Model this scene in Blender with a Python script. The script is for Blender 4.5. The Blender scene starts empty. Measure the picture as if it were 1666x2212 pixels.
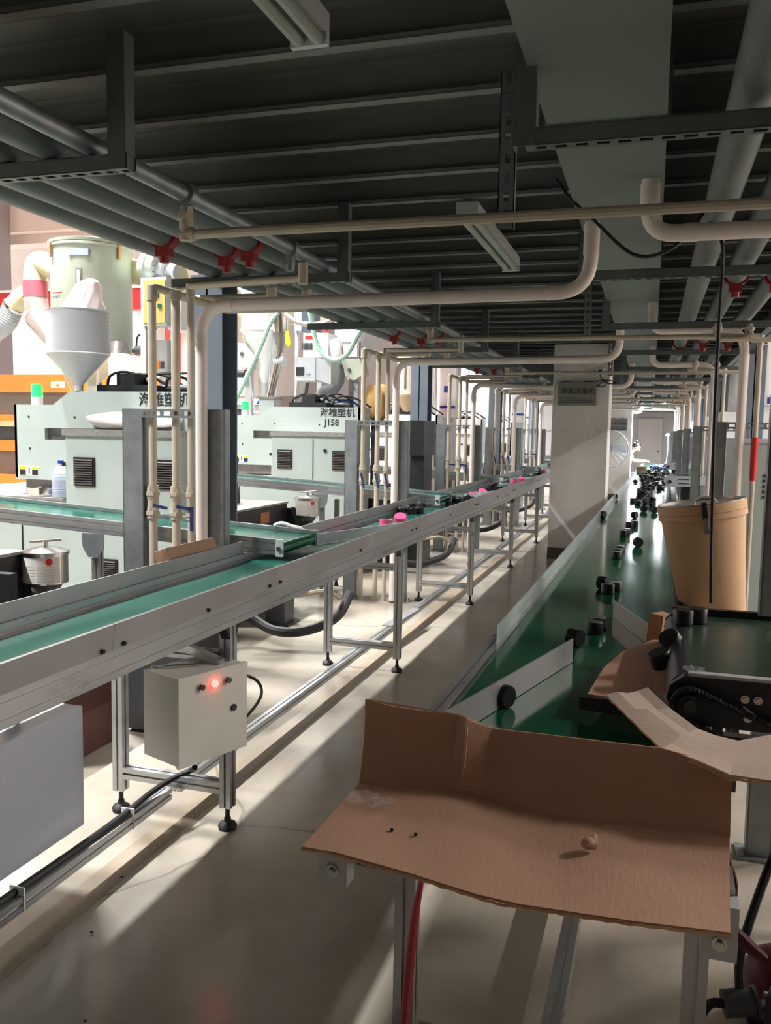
import bpy, bmesh, math, random
from mathutils import Vector, Matrix
PI=math.pi
random.seed(7)
scene=bpy.context.scene
COL=scene.collection
# ---------------------------------------------------------------- camera
cam_d=bpy.data.cameras.new('camera'); cam=bpy.data.objects.new('camera',cam_d); COL.objects.link(cam)
scene.camera=cam
cam_d.sensor_fit='VERTICAL'; cam_d.sensor_height=36.0; cam_d.lens=30.098
cam_d.clip_start=0.05; cam_d.clip_end=100
_yaw,_pitch,_roll=0.29954883,0.09445838,0.01808842
_f=Vector((-math.sin(_yaw)*math.cos(_pitch),math.cos(_yaw)*math.cos(_pitch),-math.sin(_pitch)))
_r=Vector((math.cos(_yaw),math.sin(_yaw),0)); _u=_r.cross(_f)
_r2=_r*math.cos(_roll)+_u*math.sin(_roll); _u2=-_r*math.sin(_roll)+_u*math.cos(_roll)
_m=Matrix((_r2,_u2,-_f)).transposed().to_4x4(); _m.translation=(0,0,1.5)
cam.matrix_world=_m
# ---------------------------------------------------------------- world, lights, exposure
w=bpy.data.worlds.new('world'); scene.world=w; w.use_nodes=True
w.node_tree.nodes['Background'].inputs[0].default_value=(0.75,0.85,1,1)
w.node_tree.nodes['Background'].inputs[1].default_value=0.05
vs=scene.view_settings
vs.view_transform='Standard'; vs.look='None'; vs.gamma=1.0; vs.use_curve_mapping=False; vs.exposure=0.1
LAMP_L=420.0     # watts of the hall lamps on the left, right
LAMP_R=500.0
LAMPS_LEFT=[(-4.78,1.6+3.4*k) for k in range(8)]+[(-10.9,y) for y in (4.0,8.5,13.0,17.5,22.0)]  # second list is an added lamp row that only brightens the left wall
LAMPS_RIGHT=[(6.0,y) for y in (4.6,8.0,11.5,15.0,18.5,22.0)]
LAMP_Z=5.3
def area(name,loc,sx,sy,power,col=(1,1,1),rot=(0,0,0),spread=180):
    d=bpy.data.lights.new(name,'AREA'); d.shape='RECTANGLE'; d.size=sx; d.size_y=sy; d.energy=power; d.color=col; d.spread=math.radians(spread)
    o=bpy.data.objects.new(name,d); COL.objects.link(o); o.location=loc; o.rotation_euler=rot; return o
for i,(x,y) in enumerate(LAMPS_LEFT): area('hall_light',(x,y,LAMP_Z-.07),.16,1.25,LAMP_L*(1 if x>-8 else .6),(1,1,1),spread=125 if x>-8 else 100)
for i,(x,y) in enumerate(LAMPS_RIGHT): area('hall_light',(x,y,LAMP_Z-.07),.16,1.25,LAMP_R,(1,.97,.94),spread=140)
area('work_light',(0.24,21.2,2.24),.1,1.15,330,(.88,.94,1))
area('work_light',(-0.37,23.2,2.24),.1,1.15,300,(.88,.94,1))
# ---------------------------------------------------------------- materials
def lin(c):
    return c/12.92 if c<=.04045 else ((c+.055)/1.055)**2.4
def rgb(h):
    return tuple(lin(int(h[i:i+2],16)/255) for i in (0,2,4))
MATS={}
def M(name,h,rough=.5,metal=0.,var=.12,scale=6.,bump=0.,bscale=60.,coat=0.,emit=None,es=0.,alpha=1.,trans=0.,stretch=None,rvar=0.,spec=.5,dark=None,dscale=2.,damt=.0):
    m=bpy.data.materials.new(name); m.use_nodes=True; nt=m.node_tree; N=nt.nodes; L=nt.links
    b=N['Principled BSDF']; c=rgb(h)
    b.inputs['Roughness'].default_value=rough; b.inputs['Metallic'].default_value=metal
    b.inputs['Specular IOR Level'].default_value=spec
    b.inputs['Coat Weight'].default_value=coat; b.inputs['Coat Roughness'].default_value=.05
    tc=N.new('ShaderNodeTexCoord'); mp=N.new('ShaderNodeMapping'); L.new(tc.outputs['Object'],mp.inputs['Vector'])
    if stretch: mp.inputs['Scale'].default_value=stretch
    n=N.new('ShaderNodeTexNoise'); n.inputs['Scale'].default_value=scale; n.inputs['Detail'].default_value=5
    L.new(mp.outputs['Vector'],n.inputs['Vector'])
    r=N.new('ShaderNodeMapRange'); r.inputs['From Min'].default_value=.3; r.inputs['From Max'].default_value=.7
    r.inputs['To Min'].default_value=1-var; r.inputs['To Max'].default_value=1+var*.6
    L.new(n.outputs['Fac'],r.inputs['Value'])
    mx=N.new('ShaderNodeMix'); mx.data_type='RGBA'; mx.blend_type='MULTIPLY'; mx.inputs['Factor'].default_value=1
    mx.inputs['A'].default_value=(*c,1); L.new(r.outputs['Result'],mx.inputs['B'])
    out=mx.outputs['Result']
    if dark:
        n2=N.new('ShaderNodeTexNoise'); n2.inputs['Scale'].default_value=dscale; n2.inputs['Detail'].default_value=8; n2.inputs['Roughness'].default_value=.65
        L.new(tc.outputs['Object'],n2.inputs['Vector'])
        r2=N.new('ShaderNodeMapRange'); r2.inputs['From Min'].default_value=.55; r2.inputs['From Max'].default_value=.75
        r2.inputs['To Max'].default_value=damt; L.new(n2.outputs['Fac'],r2.inputs['Value'])
        m2=N.new('ShaderNodeMix'); m2.data_type='RGBA'; L.new(r2.outputs['Result'],m2.inputs['Factor'])
        L.new(out,m2.inputs['A']); m2.inputs['B'].default_value=(*rgb(dark),1); out=m2.outputs['Result']
    L.new(out,b.inputs['Base Color'])
    if rvar:
        rr=N.new('ShaderNodeMapRange'); rr.inputs['From Min'].default_value=.3; rr.inputs['From Max'].default_value=.7
        rr.inputs['To Min'].default_value=max(0,rough-rvar); rr.inputs['To Max'].default_value=rough+rvar
        L.new(n.outputs['Fac'],rr.inputs['Value']); L.new(rr.outputs['Result'],b.inputs['Roughness'])
    if bump:
        nb=N.new('ShaderNodeTexNoise'); nb.inputs['Scale'].default_value=bscale; L.new(mp.outputs['Vector'],nb.inputs['Vector'])
        bp=N.new('ShaderNodeBump'); bp.inputs['Strength'].default_value=bump; bp.inputs['Distance'].default_value=.01
        L.new(nb.outputs['Fac'],bp.inputs['Height']); L.new(bp.outputs['Normal'],b.inputs['Normal'])
    if emit:
        b.inputs['Emission Color'].default_value=(*rgb(emit),1); b.inputs['Emission Strength'].default_value=es
    if trans: b.inputs['Transmission Weight'].default_value=trans; b.inputs['IOR'].default_value=1.2
    if alpha<1: b.inputs['Alpha'].default_value=alpha
    MATS[name]=m; return m
ALU=M('aluminium','b4b6b8',.34,.85,.08,3,0,40,stretch=(8,1,8),rvar=.08)
GUARD=M('matt aluminium sheet','a9a9a9',.42,.7,.08,4,0,60,rvar=.06)
STEEL=M('polished steel','c8c6c2',.2,1.,.1,5)
GALV=M('galvanised steel','93999b',.45,.75,.16,14,.05,80,dark='6c7070',dscale=5,damt=.6)
GALVD=M('dull galvanised pipe','6c7473',.5,.5,.14,8,.04,60,dark='5f6665',dscale=4,damt=.6)
BEAMG=M('grey green painted steel','626c6d',.5,.1,.1,4,dark='505655',dscale=6,damt=.4)
COLG=M('blue grey painted column','76818e',.45,.1,.08,4)
DECK=M('dark deck sheet','686a64',.7,.2,.12,2)
PURL=M('dark steel purlin','7b807e',.6,.3,.12,3)
DUCT=M('green grey sheet metal duct','76827e',.5,.35,.1,1.5,dark='5c625c',dscale=2.5,damt=.5)
PVC=M('cream plastic conduit','e6d9d2',.45,0,.08,5,dark='a3907c',dscale=3,damt=.3)
PPR=M('beige plastic water pipe','b8ad9b',.5,0,.12,7,dark='8a7c64',dscale=4,damt=.5)
REDM=M('red painted clamp','8a2629',.45,.1,.1,8)
REDP=M('red paint','c8262b',.45,0,.08,4)
GREENB=M('green belt','0b4f34',.11,0,.06,1.2,spec=.6,rvar=.03)
GREENB2=M('worn teal belt','1f5549',.16,0,.12,2,spec=.6,rvar=.05,stretch=(3,1,1))
FLOOR=None
BLACK=M('black plastic','16181c',.3,0,.1,8)
BLACKM=M('black painted metal','25282b',.4,.2,.12,6,dark='4a4b4c',dscale=7,damt=.3)
DGREY=M('dark grey cast body','45484b',.5,.2,.1,5)
RUB=M('black rubber','1a1b1c',.6,0,.1,10)
MINT=M('pale mint machine paint','a8b3af',.4,0,.05,2,dark='8f9995',dscale=1.5,damt=.35)
MINTD=M('pale grey green cone paint','b9c8bc',.4,0,.05,2)
CREAMG=M('pale green cream hopper paint','a9b1a0',.4,0,.06,2,dark='a2a892',dscale=2,damt=.4)
WHITEP=M('white machine paint','e6e8ea',.4,0,.04,2)
GREYP=M('light grey paint','b9bdc1',.4,0,.05,3)
BOXP=M('beige grey enclosure paint','d6d4c8',.4,.0,.05,5,.05,200)
SSBOX=M('blue grey cabinet paint','b2b7c1',.38,.3,.06,2,rvar=.05)
WALLW=M('white plaster','d9d2d0',.8,0,.05,2)
PILW=M('white painted concrete','e6e1dc',.75,0,.05,3,.1,20,dark='8e8478',dscale=2.3,damt=.55)
SKIRT=M('grey brown skirting paint','5d544e',.5,0,.1,4)
ORANGE=M('orange machine paint','e98b35',.4,0,.06,2)
CREAMD=M('cream insulated duct','c9c09a',.6,0,.12,4)
KRAFT=M('kraft fibre board','c8a07a',.65,0,.08,4,.05,60,dark='a98663',dscale=3,damt=.4)
CARD=M('brown cardboard','b8917a',.8,0,.05,2,.1,150,dark='a07c66',dscale=3,damt=.35,stretch=(1,.2,1))
CARDE=M('torn cardboard edge','c49a76',.85,0,.1,30)
CARDW=M('white faced cardboard','c8b3a3',.8,0,.05,3,.1,80,dark='ad9480',dscale=3,damt=.4)
PINK=M('pink plastic','e8588a',.3,0,.04,4)
NAVY=M('navy plastic grip','1b2b5c',.4)
BLUEP=M('blue plastic','1d3fa0',.35,0,.1,5)
YELL=M('yellow sign plastic','e8c01e',.45,0,.05,5)
WPLAS=M('white woven sack','e9e2e0',.55,0,.06,3,.2,14)
PAPER=M('brown paper bag','b08d55',.8,0,.12,4,.3,12)
TAPE=M('light brown floor tape','9a8c78',.35,0,.05,5)
PRINT=M('black print','1d2024',.5)
PRINTB=M('dark blue print','2b3760',.5)
LABELW=M('white printed label','d8d4cc',.5,0,.04,30)
YPANEL=M('mustard control panel','b8a05c',.45,0,.06,4)
GREYSIGN=M('grey metal ozone unit','85857f',.45,.2,.06,6)
REDL=M('glowing red lens','ff2a2a',.3,emit='ff3a35',es=14)
REDB=M('dark red button','6d1f24',.3)
GRNB=M('dark green button','10553d',.3)
GRNL=M('glowing green beacon','2ee070',.3,emit='18ff50',es=1.6)
LAMPE=M('lamp tube glow','ffffff',.4,emit='fff6e8',es=18)
LAMPO=M('unlit milky tube','9aa39a',.4)
SKIN=M('skin','d8a68c',.55)
HAIR=M('black hair','120f10',.5)
SHIRT=M('cream work shirt','eee6dc',.8)
TROUS=M('dark blue trousers','30384c',.8)
BEIGES=M('beige stool cloth','bfa98c',.8)
CLEAR=M('clear plastic film','dfe6e6',.08,0,0,5,alpha=.10)
CLEARG=M('milky clear guard plastic','c5d2d0',.12,0,.08,6,alpha=.62,dark='eef2f2',dscale=5,damt=.6)
BOTTLE=M('clear bottle plastic','c9d4ea',.1,0,0,5,alpha=.5)
HOSEG=M('pale green hose','9fc4b5',.3,0,.05,9)
HOSEC=M('grey ribbed hose','9a9fa4',.4,.1,.05,9)
CABLE=M('beige cable','a89c82',.6)
CHECKER=M('white chequer plate','9f9e9a',.35,.5,.1,20,.6,40)
AMBER=M('hot lit amber glass','ffb27a',.3,emit='ffd9b8',es=3)
# floor
def floor_mat():
    m=bpy.data.materials.new('beige epoxy floor'); m.use_nodes=True; nt=m.node_tree; N=nt.nodes; L=nt.links; b=N['Principled BSDF']
    tc=N.new('ShaderNodeTexCoord'); n=N.new('ShaderNodeTexNoise'); n.inputs['Scale'].default_value=1.3; n.inputs['Detail'].default_value=8; n.inputs['Roughness'].default_value=.6
    L.new(tc.outputs['Object'],n.inputs['Vector'])
    cr=N.new('ShaderNodeValToRGB'); e=cr.color_ramp.elements
    e[0].position=.3; e[0].color=(*rgb('988f82'),1); e[1].position=.62; e[1].color=(*rgb('b3aa9c'),1)
    L.new(n.outputs['Fac'],cr.inputs['Fac'])
    # hairline cracks
    v=N.new('ShaderNodeTexVoronoi'); v.feature='DISTANCE_TO_EDGE'; v.inputs['Scale'].default_value=.33
    wn=N.new('ShaderNodeTexNoise'); wn.inputs['Scale'].default_value=1.1; wn.inputs['Detail'].default_value=4
    L.new(tc.outputs['Object'],wn.inputs['Vector'])
    ad=N.new('ShaderNodeMix'); ad.data_type='VECTOR'; ad.inputs['Factor'].default_value=.35
    L.new(tc.outputs['Object'],ad.inputs['A']); L.new(wn.outputs['Color'],ad.inputs['B']); L.new(ad.outputs['Result'],v.inputs['Vector'])
    r=N.new('ShaderNodeMapRange'); r.inputs['From Max'].default_value=.0022; r.inputs['To Min'].default_value=.55; r.inputs['To Max'].default_value=1
    L.new(v.outputs['Distance'],r.inputs['Value'])
    mx=N.new('ShaderNodeMix'); mx.data_type='RGBA'; mx.blend_type='MULTIPLY'; mx.inputs['Factor'].default_value=1
    L.new(cr.outputs['Color'],mx.inputs['A']); L.new(r.outputs['Result'],mx.inputs['B']); L.new(mx.outputs['Result'],b.inputs['Base Color'])
    rr=N.new('ShaderNodeMapRange'); rr.inputs['To Min'].default_value=.1; rr.inputs['To Max'].default_value=.3
    L.new(n.outputs['Fac'],rr.inputs['Value']); L.new(rr.outputs['Result'],b.inputs['Roughness'])
    b1=N.new('ShaderNodeTexNoise'); b1.inputs['Scale'].default_value=9; b1.inputs['Detail'].default_value=3; L.new(tc.outputs['Object'],b1.inputs['Vector'])
    bp=N.new('ShaderNodeBump'); bp.inputs['Strength'].default_value=.09; bp.inputs['Distance'].default_value=.02
    L.new(b1.outputs['Fac'],bp.inputs['Height']); L.new(bp.outputs['Normal'],b.inputs['Normal'])
    return m
FLOOR=floor_mat()
# ---------------------------------------------------------------- mesh builder
OFF={}
class MB:
    def __init__(s): s.v=[]; s.f=[]
    def add(s,vs,fs):
        k=len(s.v); s.v+= [tuple(v) for v in vs]; s.f+=[tuple(i+k for i in f) for f in fs]; return s
    def box(s,x0,y0,z0,x1,y1,z1):
        return s.add([(x0,y0,z0),(x1,y0,z0),(x1,y1,z0),(x0,y1,z0),(x0,y0,z1),(x1,y0,z1),(x1,y1,z1),(x0,y1,z1)],
            [(0,3,2,1),(4,5,6,7),(0,1,5,4),(1,2,6,5),(2,3,7,6),(3,0,4,7)])
    def bbox(s,x0,y0,z0,x1,y1,z1,b=.01):   # box with vertical edges chamfered
        p=[(x0+b,y0),(x1-b,y0),(x1,y0+b),(x1,y1-b),(x1-b,y1),(x0+b,y1),(x0,y1-b),(x0,y0+b)]
        return s.prism([(a,c) for a,c in p],'xy',z0,z1)
    def obb(s,c,a,b,d):   # centre and three half-axis vectors
        c,a,b,d=map(Vector,(c,a,b,d)); q=[]
        for k in (-1,1):
            for i,j in ((-1,-1),(1,-1),(1,1),(-1,1)): q.append(c+a*i+b*j+d*k)
        return s.add(q,[(0,3,2,1),(4,5,6,7),(0,1,5,4),(1,2,6,5),(2,3,7,6),(3,0,4,7)])
    def beam(s,p0,p1,wd,ht,up=(0,0,1)):
        p0,p1,up=Vector(p0),Vector(p1),Vector(up); d=(p1-p0); l=d.length; d.normalize()
        sd=d.cross(up).normalized(); u=sd.cross(d)
        return s.obb((p0+p1)/2,d*l/2,sd*wd/2,u*ht/2)
    def ring(s,c,d,r,n,a0=0):
        d=Vector(d).normalized(); h=Vector((0,0,1)) if abs(d.z)<.9 else Vector((0,1,0))
        a=d.cross(h).normalized(); b=d.cross(a)
        return [Vector(c)+a*r*math.cos(a0+2*PI*i/n)+b*r*math.sin(a0+2*PI*i/n) for i in range(n)]
    def cyl(s,p0,p1,r0,r1=None,n=14,cap=True):
        r1=r0 if r1 is None else r1; p0,p1=Vector(p0),Vector(p1); d=p1-p0
        A=s.ring(p0,d,r0,n); B=s.ring(p1,d,r1,n)
        fs=[(i,(i+1)%n,n+(i+1)%n,n+i) for i in range(n)]
        if cap: fs+=[tuple(range(n-1,-1,-1)),tuple(range(n,2*n))]
        return s.add(A+B,fs)
    def tube(s,pts,r,n=8,cap=True):
        pts=[Vector(p) for p in pts]; m=len(pts); R=[r[min(len(r)-1,int(i*len(r)/m))] for i in range(m)] if isinstance(r,(list,tuple)) else [r]*m
        t=[]
        for i in range(m):
            a=pts[max(0,i-1)]; b=pts[min(m-1,i+1)]; t.append((b-a).normalized())
        h=Vector((0,0,1)) if abs(t[0].z)<.9 else Vector((0,1,0))
        a=t[0].cross(h).normalized(); vs=[]
        for i in range(m):
            a=(a-t[i]*a.dot(t[i])).normalized(); b=t[i].cross(a)
            vs+=[pts[i]+(a*math.cos(2*PI*k/n)+b*math.sin(2*PI*k/n))*R[i] for k in range(n)]
        fs=[(i*n+k,i*n+(k+1)%n,(i+1)*n+(k+1)%n,(i+1)*n+k) for i in range(m-1) for k in range(n)]
        if cap: fs+=[tuple(range(n-1,-1,-1)),tuple(range((m-1)*n,m*n))]
        return s.add(vs,fs)
    def lathe(s,c,prof,n=24,axis=(0,0,1)):
        c=Vector(c); d=Vector(axis).normalized(); vs=[]
        for r,z in prof: vs+=s.ring(c+d*z,d,max(r,1e-4),n)
        m=len(prof)
        return s.add(vs,[(i*n+k,i*n+(k+1)%n,(i+1)*n+(k+1)%n,(i+1)*n+k) for i in range(m-1) for k in range(n)])
    def prism(s,p,plane,t0,t1):
        def mk(a,b,t): return {'xz':(a,t,b),'xy':(a,b,t),'yz':(t,a,b)}[plane]
        n=len(p); vs=[mk(a,b,t0) for a,b in p]+[mk(a,b,t1) for a,b in p]
        fs=[(i,(i+1)%n,n+(i+1)%n,n+i) for i in range(n)]+[tuple(range(n-1,-1,-1)),tuple(range(n,2*n))]
        return s.add(vs,fs)
    def slot(s,p0,p1,wd=.045,ht=.045,up=(0,0,1),g=.008,dp=.009):   # T-slot extrusion
        p0,p1,up=Vector(p0),Vector(p1),Vector(up); d=(p1-p0).normalized()
        sd=d.cross(up).normalized(); u=sd.cross(d); a,b=wd/2,ht/2; k=g/2
        def side(c0,c1,nrm,t):   # one side from corner c0 to c1 with a notch in the middle
            c0,c1=Vector(c0),Vector(c1); m=(c0+c1)/2; t=(c1-c0).normalized(); nrm=Vector(nrm)
            out=[c0]
            cs=[m] if (c1-c0).length<.07 else [c0+(c1-c0)*.27,c0+(c1-c0)*.73]
            for q in cs: out+=[q-t*k,q-t*k-nrm*dp,q+t*k-nrm*dp,q+t*k]
            return out
        P=side((-a,-b),(a,-b),(0,-1),0)+side((a,-b),(a,b),(1,0),0)+side((a,b),(-a,b),(0,1),0)+side((-a,b),(-a,-b),(-1,0),0)
        n=len(P); vs=[p0+sd*q.x+u*q.y for q in P]+[p1+sd*q.x+u*q.y for q in P]
        return s.add(vs,[(i,(i+1)%n,n+(i+1)%n,n+i) for i in range(n)]+[tuple(range(n-1,-1,-1)),tuple(range(n,2*n))])
    def sheet(s,rows,t=.004):    # grid of points, given a thickness downwards/back
        m=len(rows); n=len(rows[0]); G=[[Vector(p) for p in r] for r in rows]; N=[]
        for i in range(m):
            for j in range(n):
                a=G[min(i+1,m-1)][j]-G[max(i-1,0)][j]; b=G[i][min(j+1,n-1)]-G[i][max(j-1,0)]
                N.append(a.cross(b).normalized())
        top=[G[i][j] for i in range(m) for j in range(n)]; bot=[top[k]+N[k]*t for k in range(m*n)]
        q=m*n; fs=[]
        for i in range(m-1):
            for j in range(n-1):
                k=i*n+j; fs+=[(k,k+1,k+n+1,k+n),(q+k,q+k+n,q+k+n+1,q+k+1)]
        for j in range(n-1): fs+=[(j+1,j,q+j,q+j+1),((m-1)*n+j,(m-1)*n+j+1,q+(m-1)*n+j+1,q+(m-1)*n+j)]
        for i in range(m-1): fs+=[(i*n,(i+1)*n,q+(i+1)*n,q+i*n),((i+1)*n+n-1,i*n+n-1,q+i*n+n-1,q+(i+1)*n+n-1)]
        return s.add(top+bot,fs)
    def build(s,name,mat,parent=None,ang=35,off=None):
        me=bpy.data.meshes.new(name)
        if off is None:
            if parent is None:
                xs=[v[0] for v in s.v]; ys=[v[1] for v in s.v]; zs=[v[2] for v in s.v]
                off=((min(xs)+max(xs))/2,(min(ys)+max(ys))/2,min(zs))
            else: off=OFF.get(parent.name,(0,0,0))
        me.from_pydata([(a-off[0],b-off[1],c-off[2]) for a,b,c in s.v],[],s.f)
        me.materials.append(mat)
        bm=bmesh.new(); bm.from_mesh(me); bmesh.ops.recalc_face_normals(bm,faces=bm.faces); bm.to_mesh(me); bm.free()
        me.shade_smooth(); me.set_sharp_from_angle(angle=math.radians(ang))
        o=bpy.data.objects.new(name,me); COL.objects.link(o)
        if parent is None: o.location=off
        else: o.parent=parent
        OFF[o.name]=off
        return o
def tag(o,label=None,cat=None,group=None,kind=None):
    if label: o['label']=label
    if cat: o['category']=cat
    if group: o['group']=group
    if kind: o['kind']=kind
    return o
def thing(name,label,cat,loc=(0,0,0),group=None):
    o=bpy.data.objects.new(name,None); COL.objects.link(o); o.location=loc; o.empty_display_size=.1
    OFF[o.name]=tuple(loc); return tag(o,label,cat,group)
def copy_tree(o,parent=None):
    c=o.copy(); COL.objects.link(c)
    if parent: c.parent=parent
    for ch in list(o.children): copy_tree(ch,c)
    return c
def dup(o,loc,label,group=None,rz=None):
    c=copy_tree(o); c.location=loc; c['label']=label
    if group: c['group']=group
    if rz is not None: c.rotation_euler=(0,0,rz)
    return c
def fillet(pts,r,n=5):
    pts=[Vector(p) for p in pts]; out=[pts[0]]
    for i in range(1,len(pts)-1):
        a,b,c=pts[i-1],pts[i],pts[i+1]; u=(a-b); v=(c-b); q=min(r,u.length*.49,v.length*.49)
        p0=b+u.normalized()*q; p1=b+v.normalized()*q
        for k in range(n+1):
            t=k/n; out.append(p0*(1-t)**2+b*2*t*(1-t)+p1*t*t)
    out.append(pts[-1]); return out
_font=None
def text(body,size,mat,parent,loc,xdir=(1,0,0),up=(0,0,1),name='lettering',th=.0006,bold=0.,align='LEFT'):
    cu=bpy.data.curves.new(name,'FONT'); cu.body=body; cu.size=size; cu.extrude=th; cu.align_x=align; cu.offset=bold; cu.resolution_u=2
    t=bpy.data.objects.new(name,cu); COL.objects.link(t); bpy.context.view_layer.update()
    dg=bpy.context.evaluated_depsgraph_get(); me=bpy.data.meshes.new_from_object(t.evaluated_get(dg))
    bpy.data.objects.remove(t); x=Vector(xdir).normalized(); u=Vector(up).normalized(); z=x.cross(u)
    off=Vector(OFF.get(parent.name,(0,0,0))); R=Matrix((x,u,z)).transposed().to_4x4(); R.translation=Vector(loc)-off
    me.transform(R); me.materials.clear(); me.materials.append(mat)
    o=bpy.data.objects.new(name,me); COL.objects.link(o); o.parent=parent; OFF[o.name]=tuple(off); return o
ORD=['nearest','second nearest','third nearest','fourth nearest','fifth nearest','sixth nearest','seventh nearest','eighth nearest','ninth nearest','tenth nearest','eleventh nearest','twelfth nearest','thirteenth nearest','fourteenth nearest','fifteenth nearest','sixteenth nearest']
YEND=29.0
# ---------------------------------------------------------------- setting
tag(MB().box(-12.2,-4,-.1,8.2,YEND+.2,0).build('floor',FLOOR),kind='structure')
tag(MB().box(-12.2,-4,-.1,-12,YEND,6).build('wall_left',WALLW),kind='structure')
tag(MB().box(8,-4,0,8.2,YEND,6).build('wall_right',WALLW),kind='structure')
wb=tag(MB().box(-12.2,YEND,0,8.2,YEND+.2,6).build('wall_back',M('grey plaster','a8a4a6',.8,0,.05,2)),kind='structure')
tag(MB().box(-12.2,-4.2,0,8.2,-4,6).build('wall_front',M('dull grey wall','5a5856',.8)),kind='structure')
tag(MB().box(-12.2,-4.2,6,8.2,YEND+.2,6.1).build('ceiling',WALLW),kind='structure')
tag(MB().box(-12,12.2,4.7,-2.7,12.6,6).build('trim_1',WALLW),label='white downstand beam under the hall ceiling',kind='structure')
tag(MB().box(-12,12.4,4.55,-2.7,12.75,4.7).build('trim_2',WALLW),kind='structure')
for i,(x,y) in enumerate([(-10.6,11.9),(-10.6,19)]):
    tag(MB().box(x-.15,y,0,x+.15,y+.3,6).build('trim_%d'%(3+i),M('grey hall column %d'%i,'8f8a90',.6,0,.05,2)),kind='structure')
# mezzanine deck and purlins
deck=tag(MB().box(-2.6,-3,2.68,1.25,YEND,2.74).build('ceiling',DECK),kind='structure')
pm=None
N_P=int((YEND-.3+2.4)/.398)
for k in range(N_P):
    y=1.93-.398*11+.398*k
    if y>YEND-.2: break
    if pm is None:
        mb=MB().box(-2.55,0,2.56,1.2,.045,2.5635).box(-2.55,.041,2.56,1.2,.045,2.68).box(-2.55,0,2.676,1.2,.045,2.68).box(-2.55,0,2.56,1.2,.003,2.575)
        pm=mb.build('purlin',PURL,deck,off=(0,0,0)); p=pm
    else: p=pm.copy(); COL.objects.link(p)
    p.parent=deck; p.matrix_parent_inverse=Matrix(); p.location=(-deck.location.x,y-deck.location.y,-deck.location.z)
# lamps in the hall, with the added row along the left wall
def hall_lamp(x,y,lab):
    t=thing('hall_lamp',lab,'lamp',(x,y,LAMP_Z))
    MB().box(x-.12,y-.65,LAMP_Z,x+.12,y+.65,LAMP_Z+.06).build('housing',WHITEP,t)
    MB().cyl((x-.05,y-.6,LAMP_Z-.02),(x-.05,y+.6,LAMP_Z-.02),.018,n=8).cyl((x+.05,y-.6,LAMP_Z-.02),(x+.05,y+.6,LAMP_Z-.02),.018,n=8).build('tube',LAMPE,t)
    MB().cyl((x,y-.5,LAMP_Z+.06),(x,y-.5,6),.006,n=6).cyl((x,y+.5,LAMP_Z+.06),(x,y+.5,6),.006,n=6).build('suspension_rod',GREYP,t)
    return t
for i,(x,y) in enumerate(LAMPS_LEFT): 
    t=hall_lamp(x,y,'twin tube hall lamp hung high left of the mezzanine, the row by the wall added for light'); t['group']='hall lamps above the left machines'
for i,(x,y) in enumerate(LAMPS_RIGHT):
    t=hall_lamp(x,y,'twin tube hall lamp hung high right of the mezzanine'); t['group']='hall lamps right of the mezzanine'
for x,y,l in ((.24,21.2,'lit work lamp over the far end of the right belt'),(-.37,23.2,'farther lit work lamp above the seated worker')):
    t=thing('work_lamp',l,'lamp',(x,y,2.27))
    MB().box(x-.04,y-.6,2.27,x+.04,y+.6,2.31).build('housing',WHITEP,t)
    MB().cyl((x,y-.58,2.255),(x,y+.58,2.255),.014,n=8).build('tube',LAMPE,t)
    MB().cyl((x,y-.4,2.31),(x,y-.4,2.56),.004,n=6).cyl((x,y+.4,2.31),(x,y+.4,2.56),.004,n=6).build('suspension_rod',GREYP,t)
# unlit twin tube battens under the deck
def batten(x0,y0,y1,z,lab):
    t=thing('fluorescent_lamp',lab,'lamp',(x0,(y0+y1)/2,z))
    MB().box(x0-.05,y0,z,x0+.05,y1,z+.05).build('housing',GREYP,t)
    for s in (-1,1):
        MB().cyl((x0+s*.026,y0+.02,z-.016),(x0+s*.026,y1-.02,z-.016),.016,n=10).build('tube',LAMPO,t)
    for yy in (y0,y1-.02): MB().box(x0-.05,yy,z-.03,x0+.05,yy+.02,z).build('end_cap',GREYP,t)
    MB().box(x0-.015,y0+.2,z+.05,x0+.015,y0+.24,2.56).box(x0-.015,y1-.24,z+.05,x0+.015,y1-.2,2.56).build('bracket',GREYP,t)
batten(-.88,.85,2.13,2.5,'unlit twin tube lamp cut by the top edge of the photo')
batten(-.85,3.92,5.2,2.49,'unlit twin tube lamp under the deck left of the duct')
batten(-.85,13.0,14.3,2.49,'unlit twin tube lamp farthest down the deck')
# ---------------------------------------------------------------- steel beams and columns
def ibeam(x0,x1,z0,z1,y0,y1):
    xm=(x0+x1)/2
    return MB().box(x0,y0,z0,x1,y1,z0+.012).box(x0,y0,z1-.012,x1,y1,z1).box(xm-.005,y0,z0,xm+.005,y1,z1)
tag(ibeam(-2.54,-2.40,2.40,2.68,-3,YEND).build('steel_beam',BEAMG),'long grey steel edge beam of the mezzanine on the left','beam')
tag(ibeam(.86,1.0,2.40,2.68,-3,YEND).build('steel_beam',BEAMG),'long grey steel edge beam of the mezzanine on the right','beam')
def hcol(name,x,y,lab,z1=2.4,wd=.2):
    t=thing(name,lab,'column',(x,y,0))
    h=wd/2
    MB().box(x-h,y-h,.012,x+h,y-h+.012,z1).box(x-h,y+h-.012,.012,x+h,y+h,z1).box(x-.006,y-h,.012,x+.006,y+h,z1).build('shaft',COLG,t)
    MB().box(x-h-.05,y-h-.05,0,x+h+.05,y+h+.05,.014).build('base_plate',COLG,t)
    MB().box(x-h-.005,y-h-.005,z1-.012,x+h+.005,y+h+.005,z1).build('cap_plate',COLG,t)
    return t
for i,y in enumerate((4.72,9.6,14.5,19.4,24.3)):
    hcol('steel_column',-2.56,y,'%s blue grey H steel column of the left row'%ORD[i])
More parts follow.
